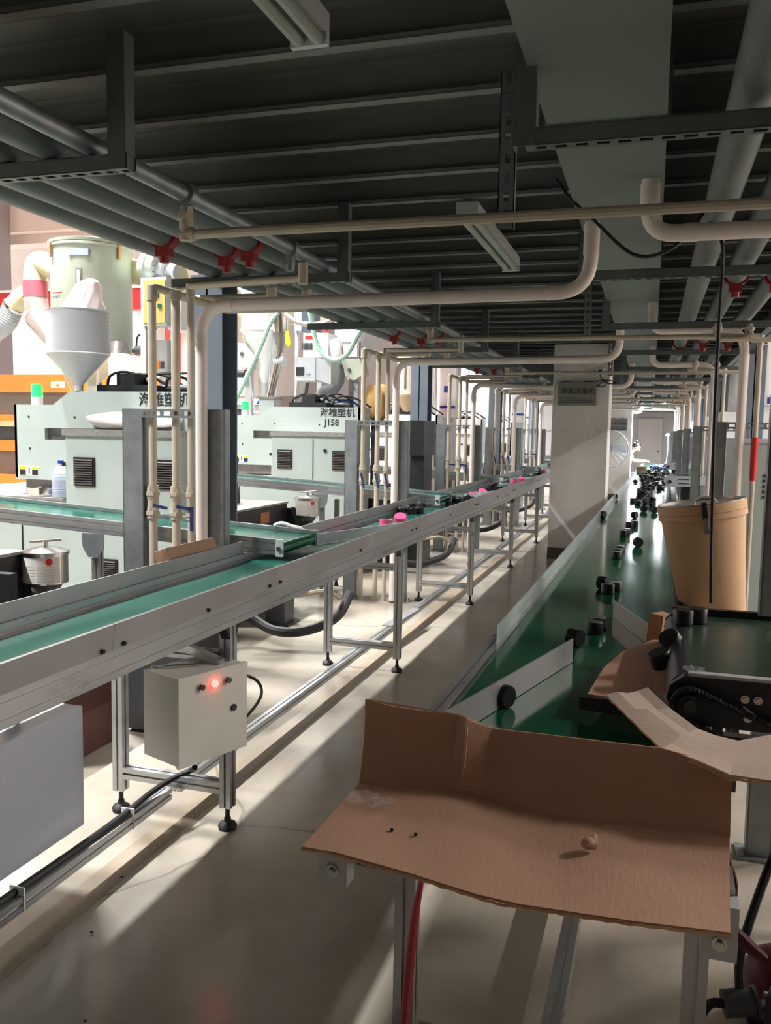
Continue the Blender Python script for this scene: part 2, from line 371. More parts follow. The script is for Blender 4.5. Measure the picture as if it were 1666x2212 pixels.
for i,y in enumerate((9.25,13.6,18.3,22.9)):
    hcol('steel_column',.93,y,'%s blue grey H steel column of the right row'%ORD[i])
# ---------------------------------------------------------------- duct
d=thing('air_duct','long green grey rectangular sheet metal air duct under the deck','duct',(-.165,12,2.385))
for k in range(12):
    y0=-2.3+2.45*k; y1=min(y0+2.44,YEND-.5)
    if y0>YEND-1: break
    MB().box(-.33,y0,2.385,0,y1,2.55).build('duct_section',DUCT,d)
    MB().box(-.34,y1-.012,2.379,.01,y1+.022,2.555).build('flange',GALV,d)
# ---------------------------------------------------------------- brackets (slotted channel) left and right
def slotbar(mb,x0,x1,y,z,w=.045,h=.042):
    # channel lying along x: web behind/top, slotted bottom flange built as strips between the slots
    mb.box(x0,y,z,x1,y+.003,z+h); mb.box(x0,y+w-.003,z,x1,y+w,z+h)
    mb.box(x0,y,z+h-.003,x1,y+w,z+h)
    mb.box(x0,y,z,x1,y+.013,z+.003); mb.box(x0,y+w-.013,z,x1,y+w,z+.003)
    x=x0; 
    while x<x1-.001:
        mb.box(x,y+.013,z,min(x+.02,x1),y+w-.013,z+.003); x+=.05
def bracket(xa,xb,xh,y,lab,grp):
    t=thing('pipe_bracket',lab,'bracket',(xh,y,2.2),grp)
    b=MB(); slotbar(b,xa,xb,y,2.2); b.build('slotted_bar',GALVD,t)
    MB().box(xh,y-.003,2.2,xh+.055,y,2.56).box(xh,y-.003,2.2,xh+.004,y+.045,2.56).box(xh+.051,y-.003,2.2,xh+.055,y+.045,2.56).build('hanger',GALVD,t)
    return t
brl=bracket(-2.35,-1.4,-1.46,2.09,'nearest slotted bracket carrying the left pipes','left pipe brackets')
for k in range(1,15): dup(brl,(brl.location.x,2.09+1.79*k,2.2),'%s slotted bracket carrying the left pipes'%ORD[k],'left pipe brackets')
brr=bracket(-.33,.84,-.36,2.17,'nearest slotted bracket crossing under the duct and right pipes','right pipe brackets')
for k in range(1,14): dup(brr,(brr.location.x,2.17+1.9*k,2.2),'%s slotted bracket under the duct and right pipes'%ORD[k],'right pipe brackets')
# ---------------------------------------------------------------- long pipes
def longpipe(x,z,r,lab,mat=GALVD,col=REDM,clamps=()):
    t=thing('steel_pipe',lab,'pipe',(x,-2,z))
    MB().cyl((x,-2.5,z),(x,YEND-.4,z),r,n=20).build('pipe_run',mat,t)
    for y in clamps:
        m=MB().cyl((x,y-.022,z),(x,y+.022,z),r+.013,n=16); m.box(x-r*.55,y-.02,z-r-.04,x+r*.55,y+.02,z-r*.5); m.cyl((x,y,z-r-.065),(x,y,z-r-.03),.02,n=8)
        m.build('clamp',col,t)
    return t
longpipe(-1.53,2.275,.028,'thin galvanised pipe nearest the aisle on the left brackets',GALV,GALV,[2.62+3.33*k for k in range(8)]+[3.49+3.33*k for k in range(7)])
longpipe(-1.67,2.3,.055,'thick galvanised pipe beside the thin left pipe',clamps=[3.38+3.33*k for k in range(7)])
longpipe(-1.82,2.3,.055,'middle one of the three thick left pipes',clamps=[3.46+3.33*k for k in range(7)])
longpipe(-1.97,2.3,.057,'thick left pipe with the first red clamp',clamps=[3.2+3.33*k for k in range(7)])
longpipe(-2.12,2.3,.057,'outermost thick left pipe next to the edge beam')
longpipe(.195,2.32,.056,'thick galvanised pipe right beside the duct',clamps=[8.0,11,14])
longpipe(.365,2.32,.054,'second thick pipe right of the duct',clamps=[4.72+2.9*k for k in range(7)])
longpipe(.56,2.32,.05,'third thick pipe right of the duct',clamps=[4.78+2.9*k for k in range(7)])
# ---------------------------------------------------------------- thin beige cross pipes ("gas" lines)
def union(mb,p,ax,r,L=.05):
    p=Vector(p); a=Vector(ax)
    mb.cyl(p-a*L/2,p+a*L/2,r*1.45,n=8); mb.cyl(p-a*L*.18,p+a*L*.18,r*1.8,n=6)
for k in range(7):
    y=2.62+3.33*k
    t=thing('cross_pipe','%s thin beige pipe crossing the aisle under the deck'%ORD[k],'pipe',(-1.53,y,2.15))
    end=[(1.0,y,2.14)] if k==0 else [(.62,y,2.14)]
    MB().tube(fillet([(-1.53,y,2.24),(-1.53,y,2.145)]+end,.02,3),.0165,n=10).build('pipe_run',PPR,t)
    m=MB(); union(m,(-1.53,y,2.205),(0,0,1),.016,.06); m.build('valve',PPR,t)
    MB().cyl((-1.53,y,2.125),(-1.53,y,2.175),.022,n=10).cyl((-1.545,y,2.145),(-1.495,y,2.145),.022,n=10).build('elbow',PPR,t)
    if k==0: pass
    g=MB(); z0=2.11; yb=y+.02
    g.box(-.475,yb,z0,-.425,yb+.003,2.56); 
    z=z0
    g2=MB()
    g2.box(-.475,yb-.02,z0,-.458,yb-.017,2.56).box(-.442,yb-.02,z0,-.425,yb-.017,2.56).box(-.475,yb-.02,z0,-.472,yb+.003,2.56).box(-.428,yb-.02,z0,-.425,yb+.003,2.56)
    while z<2.55: g2.box(-.459,yb-.02,z,-.441,yb-.017,z+.024); z+=.055
    g2.build('slotted_hanger',GALV,t)
# ---------------------------------------------------------------- portals with pipes, left
PL=[3.8+3.33*k for k in range(7)]
def uchan(mb,x0,x1,y0,y1,z0,z1,t=.006):
    mb.box(x0,y0,z0,x1,y0+t,z1); mb.box(x0,y0,z0,x0+t,y1,z1); mb.box(x1-t,y0,z0,x1,y1,z1)
def portal(xa,xb,xc,xd,y,zt,lab,grp):
    t=thing('pipe_stand',lab,'pipe stand',((xa+xd)/2,y,0),grp)
    for a,b in ((xa,xb),(xc,xd)):
        m=MB(); uchan(m,a,b,y,y+.06,.01,zt); p=m.build('post',GALV,t)
        MB().box(a-.03,y-.03,0,b+.03,y+.09,.01).cyl((a-.015,y-.015,.01),(a-.015,y-.015,.03),.007,n=6).cyl((b+.015,y+.075,.01),(b+.015,y+.075,.03),.007,n=6).build('base_plate',GALV,p)
    m=MB(); z=zt-.045
    yb=y-.012
    m.box(xb-.01,yb,z,xc+.01,yb+.003,z+.012).box(xb-.01,yb,z+.032,xc+.01,yb+.003,z+.044)
    x=xb-.01
    while x<xc: m.box(x,yb,z+.012,min(x+.022,xc+.01),yb+.003,z+.032); x+=.058
    m.box(xb-.01,yb,z,xc+.01,yb+.03,z+.003).box(xb-.01,yb,z+.041,xc+.01,yb+.03,z+.044)
    m.build('slotted_crossbar',GALV,t)
    return t
port=portal(-2.59,-2.47,-2.125,-2.01,3.8,1.59,'nearest galvanised pipe stand on the left beside the first column','left pipe stands')
for k in range(1,7): dup(port,(port.location.x,PL[k],0),'%s galvanised pipe stand in the left row'%ORD[k],'left pipe stands')
# three water pipes per stand
def risers(y,k):
    T=[]
    for j,(x,r,xm) in enumerate(((-2.435,.0215,-1.97),(-2.30,.0215,-1.82),(-2.215,.017,-1.53))):
        lab='%s of the three beige riser pipes at the %s left pipe stand'%(('left','middle','right')[j],ORD[k])
        yo=y+.035
        t=thing('riser_pipe',lab,'pipe',(x,yo,.2),'riser pipes of the left stands')
        if j<2: path=[(x,yo,.02),(x,yo,2.2-.045*j),(x,yo+.42+.12*j,2.2-.045*j),(xm,yo+.42+.12*j,2.2-.045*j),(xm,yo+.42+.12*j,2.24)]
        else: path=[(x,yo,.02),(x,yo,2.19),(x+.02,yo-.02,2.19),(xm,yo-.2,2.175),(xm,yo-.2,2.245)]
        MB().tube(fillet(path,.025,3),r,n=12).build('pipe_run',PPR,t)
        m=MB()
        for z in (1.16,1.06): union(m,(x,yo,z),(0,0,1),r,.055)
        m.cyl((x,yo,1.03),(x,yo,1.2),r*1.35,n=12); v=m.build('valve',PPR,t)
        hb=MB()
        if k%2==0: hb.beam((x+.02,yo-.03,1.1),(x+.02+(.08 if j<2 else .0),yo-.03,1.09 if j<2 else .98),.016,.008,(0,1,0))
        else: hb.beam((x,yo-.04,1.13),(x+.035,yo-.05,1.0),.018,.006,(0,1,0))
        hb.build('handle',NAVY,v)
        MB().cyl((x,yo,2.13 if j<2 else 2.14),(x,yo,2.205-.03*(j==1)),r*1.3,n=12).build('fitting',PPR,t)
        MB().cyl((x,yo,.0),(x,yo,.03),r*1.4,n=12).build('fitting',PPR,t)
        m=MB()
        if j<2: m.cyl((xm,yo+.42+.12*j,2.17),(xm,yo+.42+.12*j,2.25),r*1.35,n=10)
        else: m.cyl((xm,yo-.2,2.15),(xm,yo-.2,2.24),r*1.35,n=10)
        m.build('fitting',PPR,t)
for k,y in enumerate(PL[:5]): risers(y,k)
# cream conduits from the duct
def conduit(pts,r,fr,lab,grp,cuffs):
    t=thing('plastic_conduit',lab,'conduit',pts[-1],grp)
    MB().tube(fillet(pts,fr,7),r,n=16).build('pipe_run',PVC,t)
    for a,b in cuffs: MB().cyl(a,b,r*1.1,n=16).build('coupling',PVC,t)
    return t
cl=None
for k in range(7):
    y=3.8+3.33*k-.035
    lab='%s cream conduit crossing from the duct down to the left stands'%ORD[k]
    if k==2:
        conduit([(-.28,y+.70,2.385),(-.28,y+.70,2.1),(-1.35,y+.70,2.09),(-2.115,y,2.085),(-2.115,y,.02)],.03,.14,lab,'conduits on the left side of the duct',[((-2.115,y,1.87),(-2.115,y,1.95))]); continue
    if cl is None:
        cl=conduit([(-.28,y,2.385),(-.28,y,2.1),(-2.115,y,2.085),(-2.115,y,.02)],.03,.14,lab,'conduits on the left side of the duct',
            [((-.28,y,2.25),(-.28,y,2.375)),((-.42,y,2.1),(-.46,y,2.1)),((-1.94,y,2.087),(-1.99,y,2.087)),((-2.115,y,1.87),(-2.115,y,1.95))])
    else: dup(cl,(cl.location.x,y,cl.location.z),lab,'conduits on the left side of the duct')
cr=None
PR_=[3.2+2.9*k for k in range(8)]
for k,y in enumerate(PR_):
    lab='%s cream conduit bending from the duct down the right side'%ORD[k]
    if k==0:
        conduit([(-.045,y,2.385),(-.045,y,2.2),(1.25,y,2.2)],.03,.11,lab,'conduits on the right side of the duct',
            [((-.045,y,2.3),(-.045,y,2.372)),((.07,y,2.2),(.115,y,2.2))])
        continue
    if cr is None:
        cr=conduit([(-.035,y,2.385),(-.035,y,2.2),(.55,y,2.2),(.55,y,.02)],.03,.15,lab,'conduits on the right side of the duct',
            [((-.035,y,2.29),(-.035,y,2.375)),((.11,y,2.2),(.17,y,2.2)),((.33,y,2.2),(.37,y,2.2)),((.55,y,1.96),(.55,y,2.04))])
    else: dup(cr,(cr.location.x,y,cr.location.z),lab,'conduits on the right side of the duct')
port2=portal(.385,.47,.80,.89,3.2,1.6,'nearest galvanised pipe stand at the right edge','right pipe stands')
for k in range(1,7): dup(port2,(port2.location.x,PR_[k]+.04,0),'%s galvanised pipe stand in the right row'%ORD[k],'right pipe stands')
# right risers
for k in range(1,6):
    y=2.62+3.33*k if k<3 else PR_[k]
    y=PR_[k]+.0
    t=thing('riser_pipe','thin beige riser pipe beside the %s right cream conduit'%ORD[k],'pipe',(.63,y,0),'riser pipes of the right stands')
    MB().tube(fillet([(.64,y-.02,.02),(.64,y-.02,2.14),(.3,y-.02,2.15)],.02,3),.017,n=10).build('pipe_run',PPR,t)
    MB().cyl((.64,y-.02,2.09),(.64,y-.02,2.16),.023,n=10).build('fitting',PPR,t)
    if k==1:
        MB().cyl((.64,y-.02,1.24),(.64,y-.02,1.50),.021,.024,n=12).cyl((.64,y-.02,1.14),(.64,y-.02,1.24),.004,.021,n=12).build('red_tape',REDP,t)
    for xx,yy in ((.365,y+.62),(.56,y+.68)):
        t2=thing('branch_pipe','beige valve branch below the clamp at x %s of the %s right riser'%('inner' if xx<.5 else 'outer',ORD[k]),'pipe',(xx,yy,2.15),'valve branches of the right pipes')
        t2['label']='%s beige valve branch hanging under the %s pair of right clamps'%('inner' if xx<.5 else 'outer',ORD[k-1])
        MB().tube(fillet([(xx,yy-.8+.0,2.215),(xx,yy-.8,2.12),(xx+.2,yy-.8,2.12)],.02,3),.016,n=8).build('pipe_run',PPR,t2)
        m=MB(); union(m,(xx,yy-.8,2.19),(0,0,1),.018,.06); m.build('valve',PPR,t2)
# ---------------------------------------------------------------- pillars
def pillar(y0,y1,x0,x1,lab):
    t=thing('concrete_pillar',lab,'pillar',((x0+x1)/2,(y0+y1)/2,0))
    MB().bbox(x0,y0,.135,x1,y1,2.555,.008).build('shaft',PILW,t)
    MB().bbox(x0-.002,y0-.002,0,x1+.002,y1+.002,.135,.008).build('skirting',SKIRT,t)
    return t
pillar(10.4,11.05,-1.155,-.5,'white square concrete pillar standing between the two belts')
pillar(20.6,21.25,-1.1,-.46,'far white pillar with the round fan, left of the worker')
def ozone(x0,x1,z0,z1,y,lab,sz):
    t=thing('ozone_unit',lab,'wall box',((x0+x1)/2,y,z0))
    m=MB().prism([(y-.10,z0+.36*(z1-z0)),(y-.07,z0),(y,z0),(y,z1),(y-.10,z1)],'yz',x0,x1); c=m.build('casing',GREYSIGN,t)
    m=MB()
    for i in range(6):
        for j in range(3):
            xx=x0+.03+(x1-x0-.06)*i/6; zz=z0+.03+j*.025; m.box(xx,y-.094-.002*j,zz,xx+(x1-x0)/8,y-.078,zz+.008)
    m.build('louvre',PRINT,t)
    MB().box(x0+.04,y-.07,z1,x0+.15,y-.05,z1+.012).box(x1-.15,y-.07,z1,x1-.04,y-.05,z1+.012).build('top_rail',PRINT,t)
    text('臭氧消毒机',sz,PRINT,t,((x0+x1)/2+.01,y-.1025,z0+.5*(z1-z0)),align='CENTER')
    return t
ozone(-1.085,-.645,1.84,2.11,10.4,'grey ozone disinfection box on the nearer pillar',.078)
ozone(-.98,-.56,1.60,1.87,20.6,'grey ozone disinfection box on the far pillar',.078)
t=thing('power_socket','white wall socket with black plug and looped cord above the ozone box','socket',(-.6,10.4,2.2))
MB().bbox(-.66,10.385,2.19,-.57,10.4,2.28,.005).build('plate',WHITEP,t)
MB().cyl((-.615,10.385,2.235),(-.615,10.34,2.235),.022,n=12).build('plug',BLACK,t)
lp=[(-.615,10.34,2.235),(-.605,10.33,2.17),(-.56,10.35,2.12),(-.5,10.34,2.09),(-.43,10.34,2.1),(-.5,10.35,2.13),(-.6,10.34,2.13),(-.66,10.35,2.1),(-.62,10.35,2.06),(-.55,10.34,2.07),(-.53,10.35,2.12),(-.6,10.36,2.1),(-.645,10.36,2.06)]
def smooth(pts,n=6):
    pts=[Vector(p) for p in pts]; out=[]; P=[pts[0]]+pts+[pts[-1]]
    for i in range(1,len(P)-2):
        for k in range(n):
            t=k/n; a,b,c,d_=P[i-1],P[i],P[i+1],P[i+2]
            out.append(.5*((2*b)+(c-a)*t+(2*a-5*b+4*c-d_)*t*t+(3*b-a-3*c+d_)*t**3))
    out.append(pts[-1]); return out
MB().tube(smooth(lp,4),.006,n=6).build('cord',BLACK,t)
t=thing('ventilation_fan','large round wire guard fan on the far white pillar','fan',(-.93,20.4,1.19))
m=MB().tube([(-.93+.42*math.cos(a*PI/18),20.36,1.18+.42*math.sin(a*PI/18)) for a in range(37)],.012,n=6,cap=False)
m.build('guard_ring',GREYP,t)
m=MB()
for a in range(20): m.cyl((-.93,20.34,1.18),(-.93+.42*math.cos(a*PI/10),20.36,1.18+.42*math.sin(a*PI/10)),.0035,n=4)
m.build('guard_wire',GREYP,t)
for a in range(3):
    q=a*2*PI/3; c=Vector((-.93+.2*math.cos(q),20.43,1.18+.2*math.sin(q))); u=Vector((math.cos(q),0,math.sin(q)))
    MB().obb(c,u*.17,Vector((-u.z*.08,.03,u.x*.08)),(0,.003,0)).build('blade',GREYP,t)
MB().cyl((-.93,20.38,1.18),(-.93,20.6,1.18),.07,n=14).build('motor',DGREY,t)
# back wall door
t=tag(MB().box(-.45,YEND-.06,.0,.3,YEND-.001,2.05).build('door_1',M('pale grey door','b2aba8',.6,0,.04,3)),kind='structure')
MB().cyl((.2,YEND-.1,1.0),(.2,YEND-.05,1.0),.025,n=8).build('door_handle',BLACK,t)
# ---------------------------------------------------------------- floor tape
tp=MB().box(-1.725,-1.5,0,-1.615,YEND-3,.0015)
tag(tp.build('floor_tape',TAPE),'long strip of light brown tape along the floor under the left conveyor','floor tape')
# ================================================================ CONVEYOR A (left, long)
XA0,XA1=-1.95,-1.42
t=thing('belt_conveyor','long aluminium belt conveyor with steep front lip, running down the aisle on the left','conveyor',(-1.68,12,0))
Y0,Y1=-1.6,26.0
MB().box(-1.925,Y0,.832,-1.45,Y1,.84).build('belt',GREENB2,t)
MB().box(-1.925,Y0,.80,-1.45,Y1,.812).build('slider_bed',GUARD,t)
m=MB()
for x in (-1.436,-1.934): m.slot((x,Y0,.832),(x,Y1,.832),.03,.09,g=.005,dp=.006)
m.build('side_frame',ALU,t)
segs=[-1.6,.25,2.02,3.10,5.2,7.25,9.3,11.4,13.5,15.6,18,20.5,23,26]
for a,b in zip(segs[:-1],segs[1:]):
    m=MB().prism([(-1.421,.872),(-1.418,.872),(-1.407,.95),(-1.414,.952),(-1.4235,.885)],'xz',a+.0015,b-.0015)
    s_=m.build('front_guard',GUARD,t)
    for yy in (a+.05,(a+b)/2,b-.05): MB().cyl((-1.42,yy,.885),(-1.408,yy,.883),.007,n=6).build('bolt',BLACKM,s_)
pr=-1.6; gb=[]
for k in range(7):
    gb.append((pr,3.86+3.33*k)); pr=4.42+3.33*k
for a,b in gb:
    MB().prism([(-1.936,.85),(-1.932,.85),(-1.938,.935),(-1.942,.935)],'xz',a,b).build('back_guard',GUARD,t)
for k in range(6):   # diverting plates behind each cross conveyor
    y=4.36+3.33*k
    m=MB().prism([(-1.86,y+.04),(-1.856,y+.035),(-1.47,y+1.22),(-1.475,y+1.23)],'xy',.845,.905)
    m.build('diverter_plate',CLEARG if k else GUARD,t)
# legs
for k in range(-1,11):
    y=2.79+2.245*k
    for x,nm in ((-1.462,'leg'),(-1.925,'leg')):
        lg=MB().slot((x,y,.085),(x,y,.787),.045,.045,up=(0,1,0)).build(nm,ALU,t)
        MB().cyl((x,y,.03),(x,y,.09),.009,n=8).lathe((x,y,0),[(0.0001,0),(.034,.0),(.036,.012),(.03,.022),(.014,.03),(.012,.045),(0.0001,.046)],14).build('levelling_foot',RUB,lg)
    MB().slot((-1.902,y,.16),(-1.485,y,.16),.045,.045).build('crossbar',ALU,t)
    MB().slot((-1.902,y,.66),(-1.485,y,.66),.04,.04).build('crossbar',ALU,t)
    for q_ in (-1,1): MB().prism([(y+q_*.022,.787),(y+q_*.06,.787),(y+q_*.022,.73)],'yz',-1.475,-1.44).build('corner_bracket',BLACKM,t)
MB().slot((-1.70,Y0,.118),(-1.70,2.755,.118)).slot((-1.70,2.82,.118),(-1.70,Y1,.118)).build('long_rail',ALU,t)
m=MB().tube(smooth([(-1.71,-1.3,.152),(-1.705,.6,.15),(-1.71,1.6,.152),(-1.70,2.35,.15),(-1.69,2.7,.17),(-1.62,2.8,.2),(-1.56,2.72,.25)],4),.011,n=8)
cb=tag(m.build('power_cable',RUB),'thick black cable tied along the low floor rail of the left conveyor','cable')
m=MB()
for yy in (2.5,1.95,1.2): m.box(-1.7255,yy,.094,-1.6745,yy+.004,.166)
m.build('cable_tie',WHITEP,cb)
tag(MB().obb((-1.695,5.95,.144),(.02,.32,0),(.035,-.002,0),(0,0,.0025)).build('metal_strip',GUARD),'loose flat metal strip lying on the floor rail','metal strip')
# cardboard piece on back guard
t=thing('cardboard_piece','folded brown cardboard wedged behind the back guard of the left conveyor','cardboard',(-1.95,3.2,.85))
a,b,c_,d_=(-1.898,3.280,1.015),(-1.878,3.620,1.010),(-1.853,3.620,0.934),(-1.862,3.280,0.922)
a=(-1.965,3.18,.985); b=(-1.965,3.60,.985); c_=(-1.955,3.64,.90); d_=(-1.955,3.22,.90)
MB().sheet([[a,b],[d_,c_]],.004).build('front_flap',CARD,t)
MB().sheet([[a,(-2.03,3.2,.96)],[d_,(-2.02,3.23,.87)]],.004).build('side_flap',CARD,t)
# ================================================================ cross conveyors from the machines
def cross(k):
    y0=3.93+3.33*k; y1=y0+.45
    L=-3.9 if k==0 else -4.2
    xe=-1.752
    inc=.05
    z=lambda x:.905+(xe-x)*inc
    t=thing('cross_conveyor','%s aluminium cross conveyor with green belt feeding the left conveyor'%ORD[k],'conveyor',(xe,y0,.86))
    for yy in (y0,y1):
        m=MB().slot((xe,yy,z(xe)),(L-.6,yy,z(L-.6)),.022,.078,g=.006,dp=.006); m.build('side_frame',ALU,t)
    m=MB().obb(((xe+L-.6)/2-.02,(y0+y1)/2,z((xe+L-.6)/2-.02)+.012),((L-.6-xe)/2+.03,0,-(L-.6-xe)/2*inc),(0,(y1-y0)/2-.012,0),(0,0,.004))
    m.build('belt',GREENB2,t)
    MB().cyl((xe-.03,y0+.012,z(xe)-.008),(xe-.03,y1-.012,z(xe)-.008),.03,n=20).build('end_roller',GREENB,t)
    for yy in (y0-.013,y1+.003):
        p=MB().box(xe-.035,yy,z(xe)-.045,xe+.006,yy+.012,z(xe)+.042).build('end_plate',GREYP,t)
        MB().cyl((xe-.015,yy-.008,z(xe)-.005),(xe-.015,yy+.02,z(xe)-.005),.012,n=10).build('axle_bolt',STEEL,p)
    # stand
    xs=-2.86
    for yy in (y0+.03,y1-.03):
        lg=MB().slot((xs,yy,.05),(xs,yy,z(xs)-.12),.04,.04,up=(0,1,0)).build('leg',ALU,t)
        MB().cyl((xs,yy,0),(xs,yy,.05),.025,.012,n=10).build('foot',RUB,lg)
    m=MB().prism([(xs-.07,z(xs)-.04),(xs+.07,z(xs)-.04),(xs+.065,z(xs)-.12),(xs+.03,z(xs)-.17),(xs-.03,z(xs)-.17),(xs-.065,z(xs)-.12)],'xz',y0-.016,y0-.01)
    m.build('swivel_plate',GALV,t)
    MB().slot((xs,y0+.05,.33),(xs,y1-.05,.33),.035,.035).build('crossbar',ALU,t)
    return t
for k in range(6): cross(k)
tag(MB().tube(smooth([(-2.0,4.365,.96),(-1.96,4.38,.975),(-1.9,4.39,.958),(-1.86,4.40,.95),(-1.82,4.41,.92)],4),[.012]*17,n=6).build('rag',WPLAS),'small twisted white rag hanging over the nearest cross conveyor','rag')
# ================================================================ items on conveyor A
def cap_mesh(r,h,mat,nm='cap',parent=None):
    # hollow cap: outer wall, ribbed edge, inner recess
    return MB().lathe((0,0,0),[(.0001,h),(r*.93,h),(r,h*.94),(r,0),(r*.86,0),(r*.86,h*.82),(.0001,h*.82)],24).build(nm,mat,parent,off=(0,0,0))
pk=cap_mesh(.043,.058,PINK,'pink_cup'); 
pinks=[(-1.71,5.55,.841,'open pink cap nearest the camera on the left belt'),(-1.68,5.80,.845,'tilted pink cap leaning on the nearest open pink cap'),(-1.71,8.55,.841,'left of the second pair of pink caps on the left belt'),(-1.67,8.78,.843,'right of the second pair of pink caps on the left belt'),(-1.71,11.3,.841,'pink cap in front of the third column on the left belt'),(-1.68,11.6,.841,'pink cap just behind the one near the third column'),(-1.71,14.4,.841,'farthest pink cap on the left belt beside the pillar')]
for i,(x,y,z,l) in enumerate(pinks):
    o=pk if i==0 else pk.copy()
    if i: COL.objects.link(o)
    o.location=(x,y,z+(.0 if i%2 else .058)); o.rotation_euler=(PI if not i%2 else .5,0,.3*i)
    if i%2: o.location.z=z+.012
    tag(o,l,'cap','pink caps on the left belt')
bm_=cap_mesh(.036,.05,BLACK,'moulded_cup')
# cluster positions: near the second and third cross conveyors
pts=[(-1.86,6.55),(-1.82,6.62),(-1.78,6.60),(-1.74,6.66),(-1.84,6.72),(-1.80,6.75),(-1.75,7.75),(-1.70,7.82),(-1.66,7.8),(-1.71,7.95),(-1.64,7.98),(-1.60,8.02),(-1.72,9.6),(-1.68,9.7),(-1.64,9.66),(-1.6,9.8),(-1.70,10.1),(-1.72,12.3),(-1.67,12.4),(-1.62,12.5),(-1.7,12.8),(-1.65,13.0),(-1.6,13.2),(-1.7,13.5),(-1.66,13.8)]
for i,(x,y) in enumerate(pts):
    o=bm_ if i==0 else bm_.copy()
    if i: COL.objects.link(o)
    x-=.03; o.location=(x,y,.8405); o.rotation_euler=(0,0,i)
    if i%3==1: o.rotation_euler=(PI/2,0,i*.7); o.location.z=.877
    g='first' if i<6 else 'second' if i<12 else 'third' if i<17 else 'farthest'
    tag(o,'small black cap in the %s little heap of black caps on the left belt'%g,'cap','%s heap of black caps on the left belt'%g)
# ================================================================ CONVEYOR B (right, wide, green) built in its own frame, turned 0.85 degrees
BX=-.19; BY=1.45; BR=-.0148
def bt(x,y): return (BX+x*math.cos(BR)-y*math.sin(BR), BY+x*math.sin(BR)+y*math.cos(BR))
t=thing('belt_conveyor','wide green belt conveyor with black caps on it, beside the brown cardboard flap','conveyor',(0,0,0)); TB=t
LB=22.0
hw=.295; zt=.775
def loc(mb,name,mat,parent=t,**k): return mb.build(name,mat,parent,off=(0,0,0),**k)
loc(MB().box(-hw,0,zt-.012,hw,LB,zt-.006),'belt',GREENB)
loc(MB().box(-hw-.01,.02,zt-.05,hw+.01,LB,zt-.04),'slider_bed',GUARD)
m=MB()
for s in (-1,1): m.slot((s*(hw+.033),-.02,zt-.035),(s*(hw+.033),LB,zt-.035),.046,.07,g=.008,dp=.008)
loc(m,'side_frame',ALU)
m=MB()
for s in (-1,1): m.box(s*(hw+.005)-.006,0,zt-.012,s*(hw+.005)+.006,LB,zt-.001)
loc(m,'edge_strip',STEEL)
loc(MB().cyl((-hw,-.0,zt-.045),(hw,0,zt-.045),.036,n=20),'end_roller',GREENB)
for s in (-1,1):
    p=loc(MB().box(s*(hw+.033)-.027,-.06,zt-.10,s*(hw+.033)+.027,-.02,zt-.01),'end_plate',GREYP)
    loc(MB().cyl((s*(hw+.033),-.066,zt-.07),(s*(hw+.033),-.06,zt-.07),.012,n=14).cyl((s*(hw+.033),-.072,zt-.07),(s*(hw+.033),-.066,zt-.07),.007,n=6),'bolt',STEEL,p)
# milky guard on the left, on the rail, in panels
ys=[1.40,4.0,6.3,8.6,10.9,13.2,15.5,17.8,20.1]
for a,b in zip(ys[:-1],ys[1:]):
    loc(MB().box(-hw-.016,a+.002,zt,-hw-.012,b-.002,zt+.068),'side_guard',CLEARG)
# right side: narrow black brush strip and aluminium cover
loc(MB().box(hw-.012,1.6,zt-.005,hw+.004,LB,zt+.012),'brush_strip',RUB)
loc(MB().prism([(hw+.012,zt+.001),(hw+.06,zt+.001),(hw+.085,zt-.02),(hw+.085,zt-.05),(hw+.08,zt-.05),(hw+.08,zt-.022),(hw+.057,zt-.004),(hw+.012,zt-.004)],'xz',1.6,LB),'cover_plate',GUARD)
for k in range(10):
    y=.42+2.3*k
    for s in (-1,1):
        x=s*(hw+.028)
        lg=loc(MB().slot((x,y,.085),(x,y,zt-.07),.05,.045,up=(0,1,0)),'leg',ALU)
        loc(MB().cyl((x,y,.03),(x,y,.09),.009,n=8).lathe((x,y,0),[(.0001,0),(.034,0),(.036,.012),(.03,.022),(.014,.03),(.012,.045),(.0001,.046)],14),'levelling_foot',RUB,lg)
    loc(MB().slot((-hw,y,.055 if k==0 else .118),(hw,y,.055 if k==0 else .118)),'crossbar',ALU)
    if k==0: loc(MB().box(.0,y-.02,.075,.04,y+.02,.096),'rail_block',ALU)
loc(MB().slot((.02,.44,.118),(.02,LB,.118)),'long_rail',ALU)
t.location=(BX,BY,0); t.rotation_euler=(0,0,BR)
# diverting plates on belt B
def plate(p,q,z0,z1,lab,mat=GUARD):
    p=Vector((p[0],p[1],0)); q=Vector((q[0],q[1],0)); n=(q-p).normalized(); n=Vector((-n.y,n.x,0))*.002
    m=MB().prism([tuple((p-n).xy),tuple((q-n).xy),tuple((q+n).xy),tuple((p+n).xy)],'xy',z0,z1)
    return tag(m.build('diverter_plate',mat),lab,'metal plate')
plate((-.492,1.70),(-.215,2.76),zt-.004,zt+.072,'long grey metal plate set diagonally on the near left of the green belt')
plate((-.117,3.50),(.095,2.86),zt-.004,zt+.066,'shorter grey metal plate set diagonally at the right edge of the green belt')
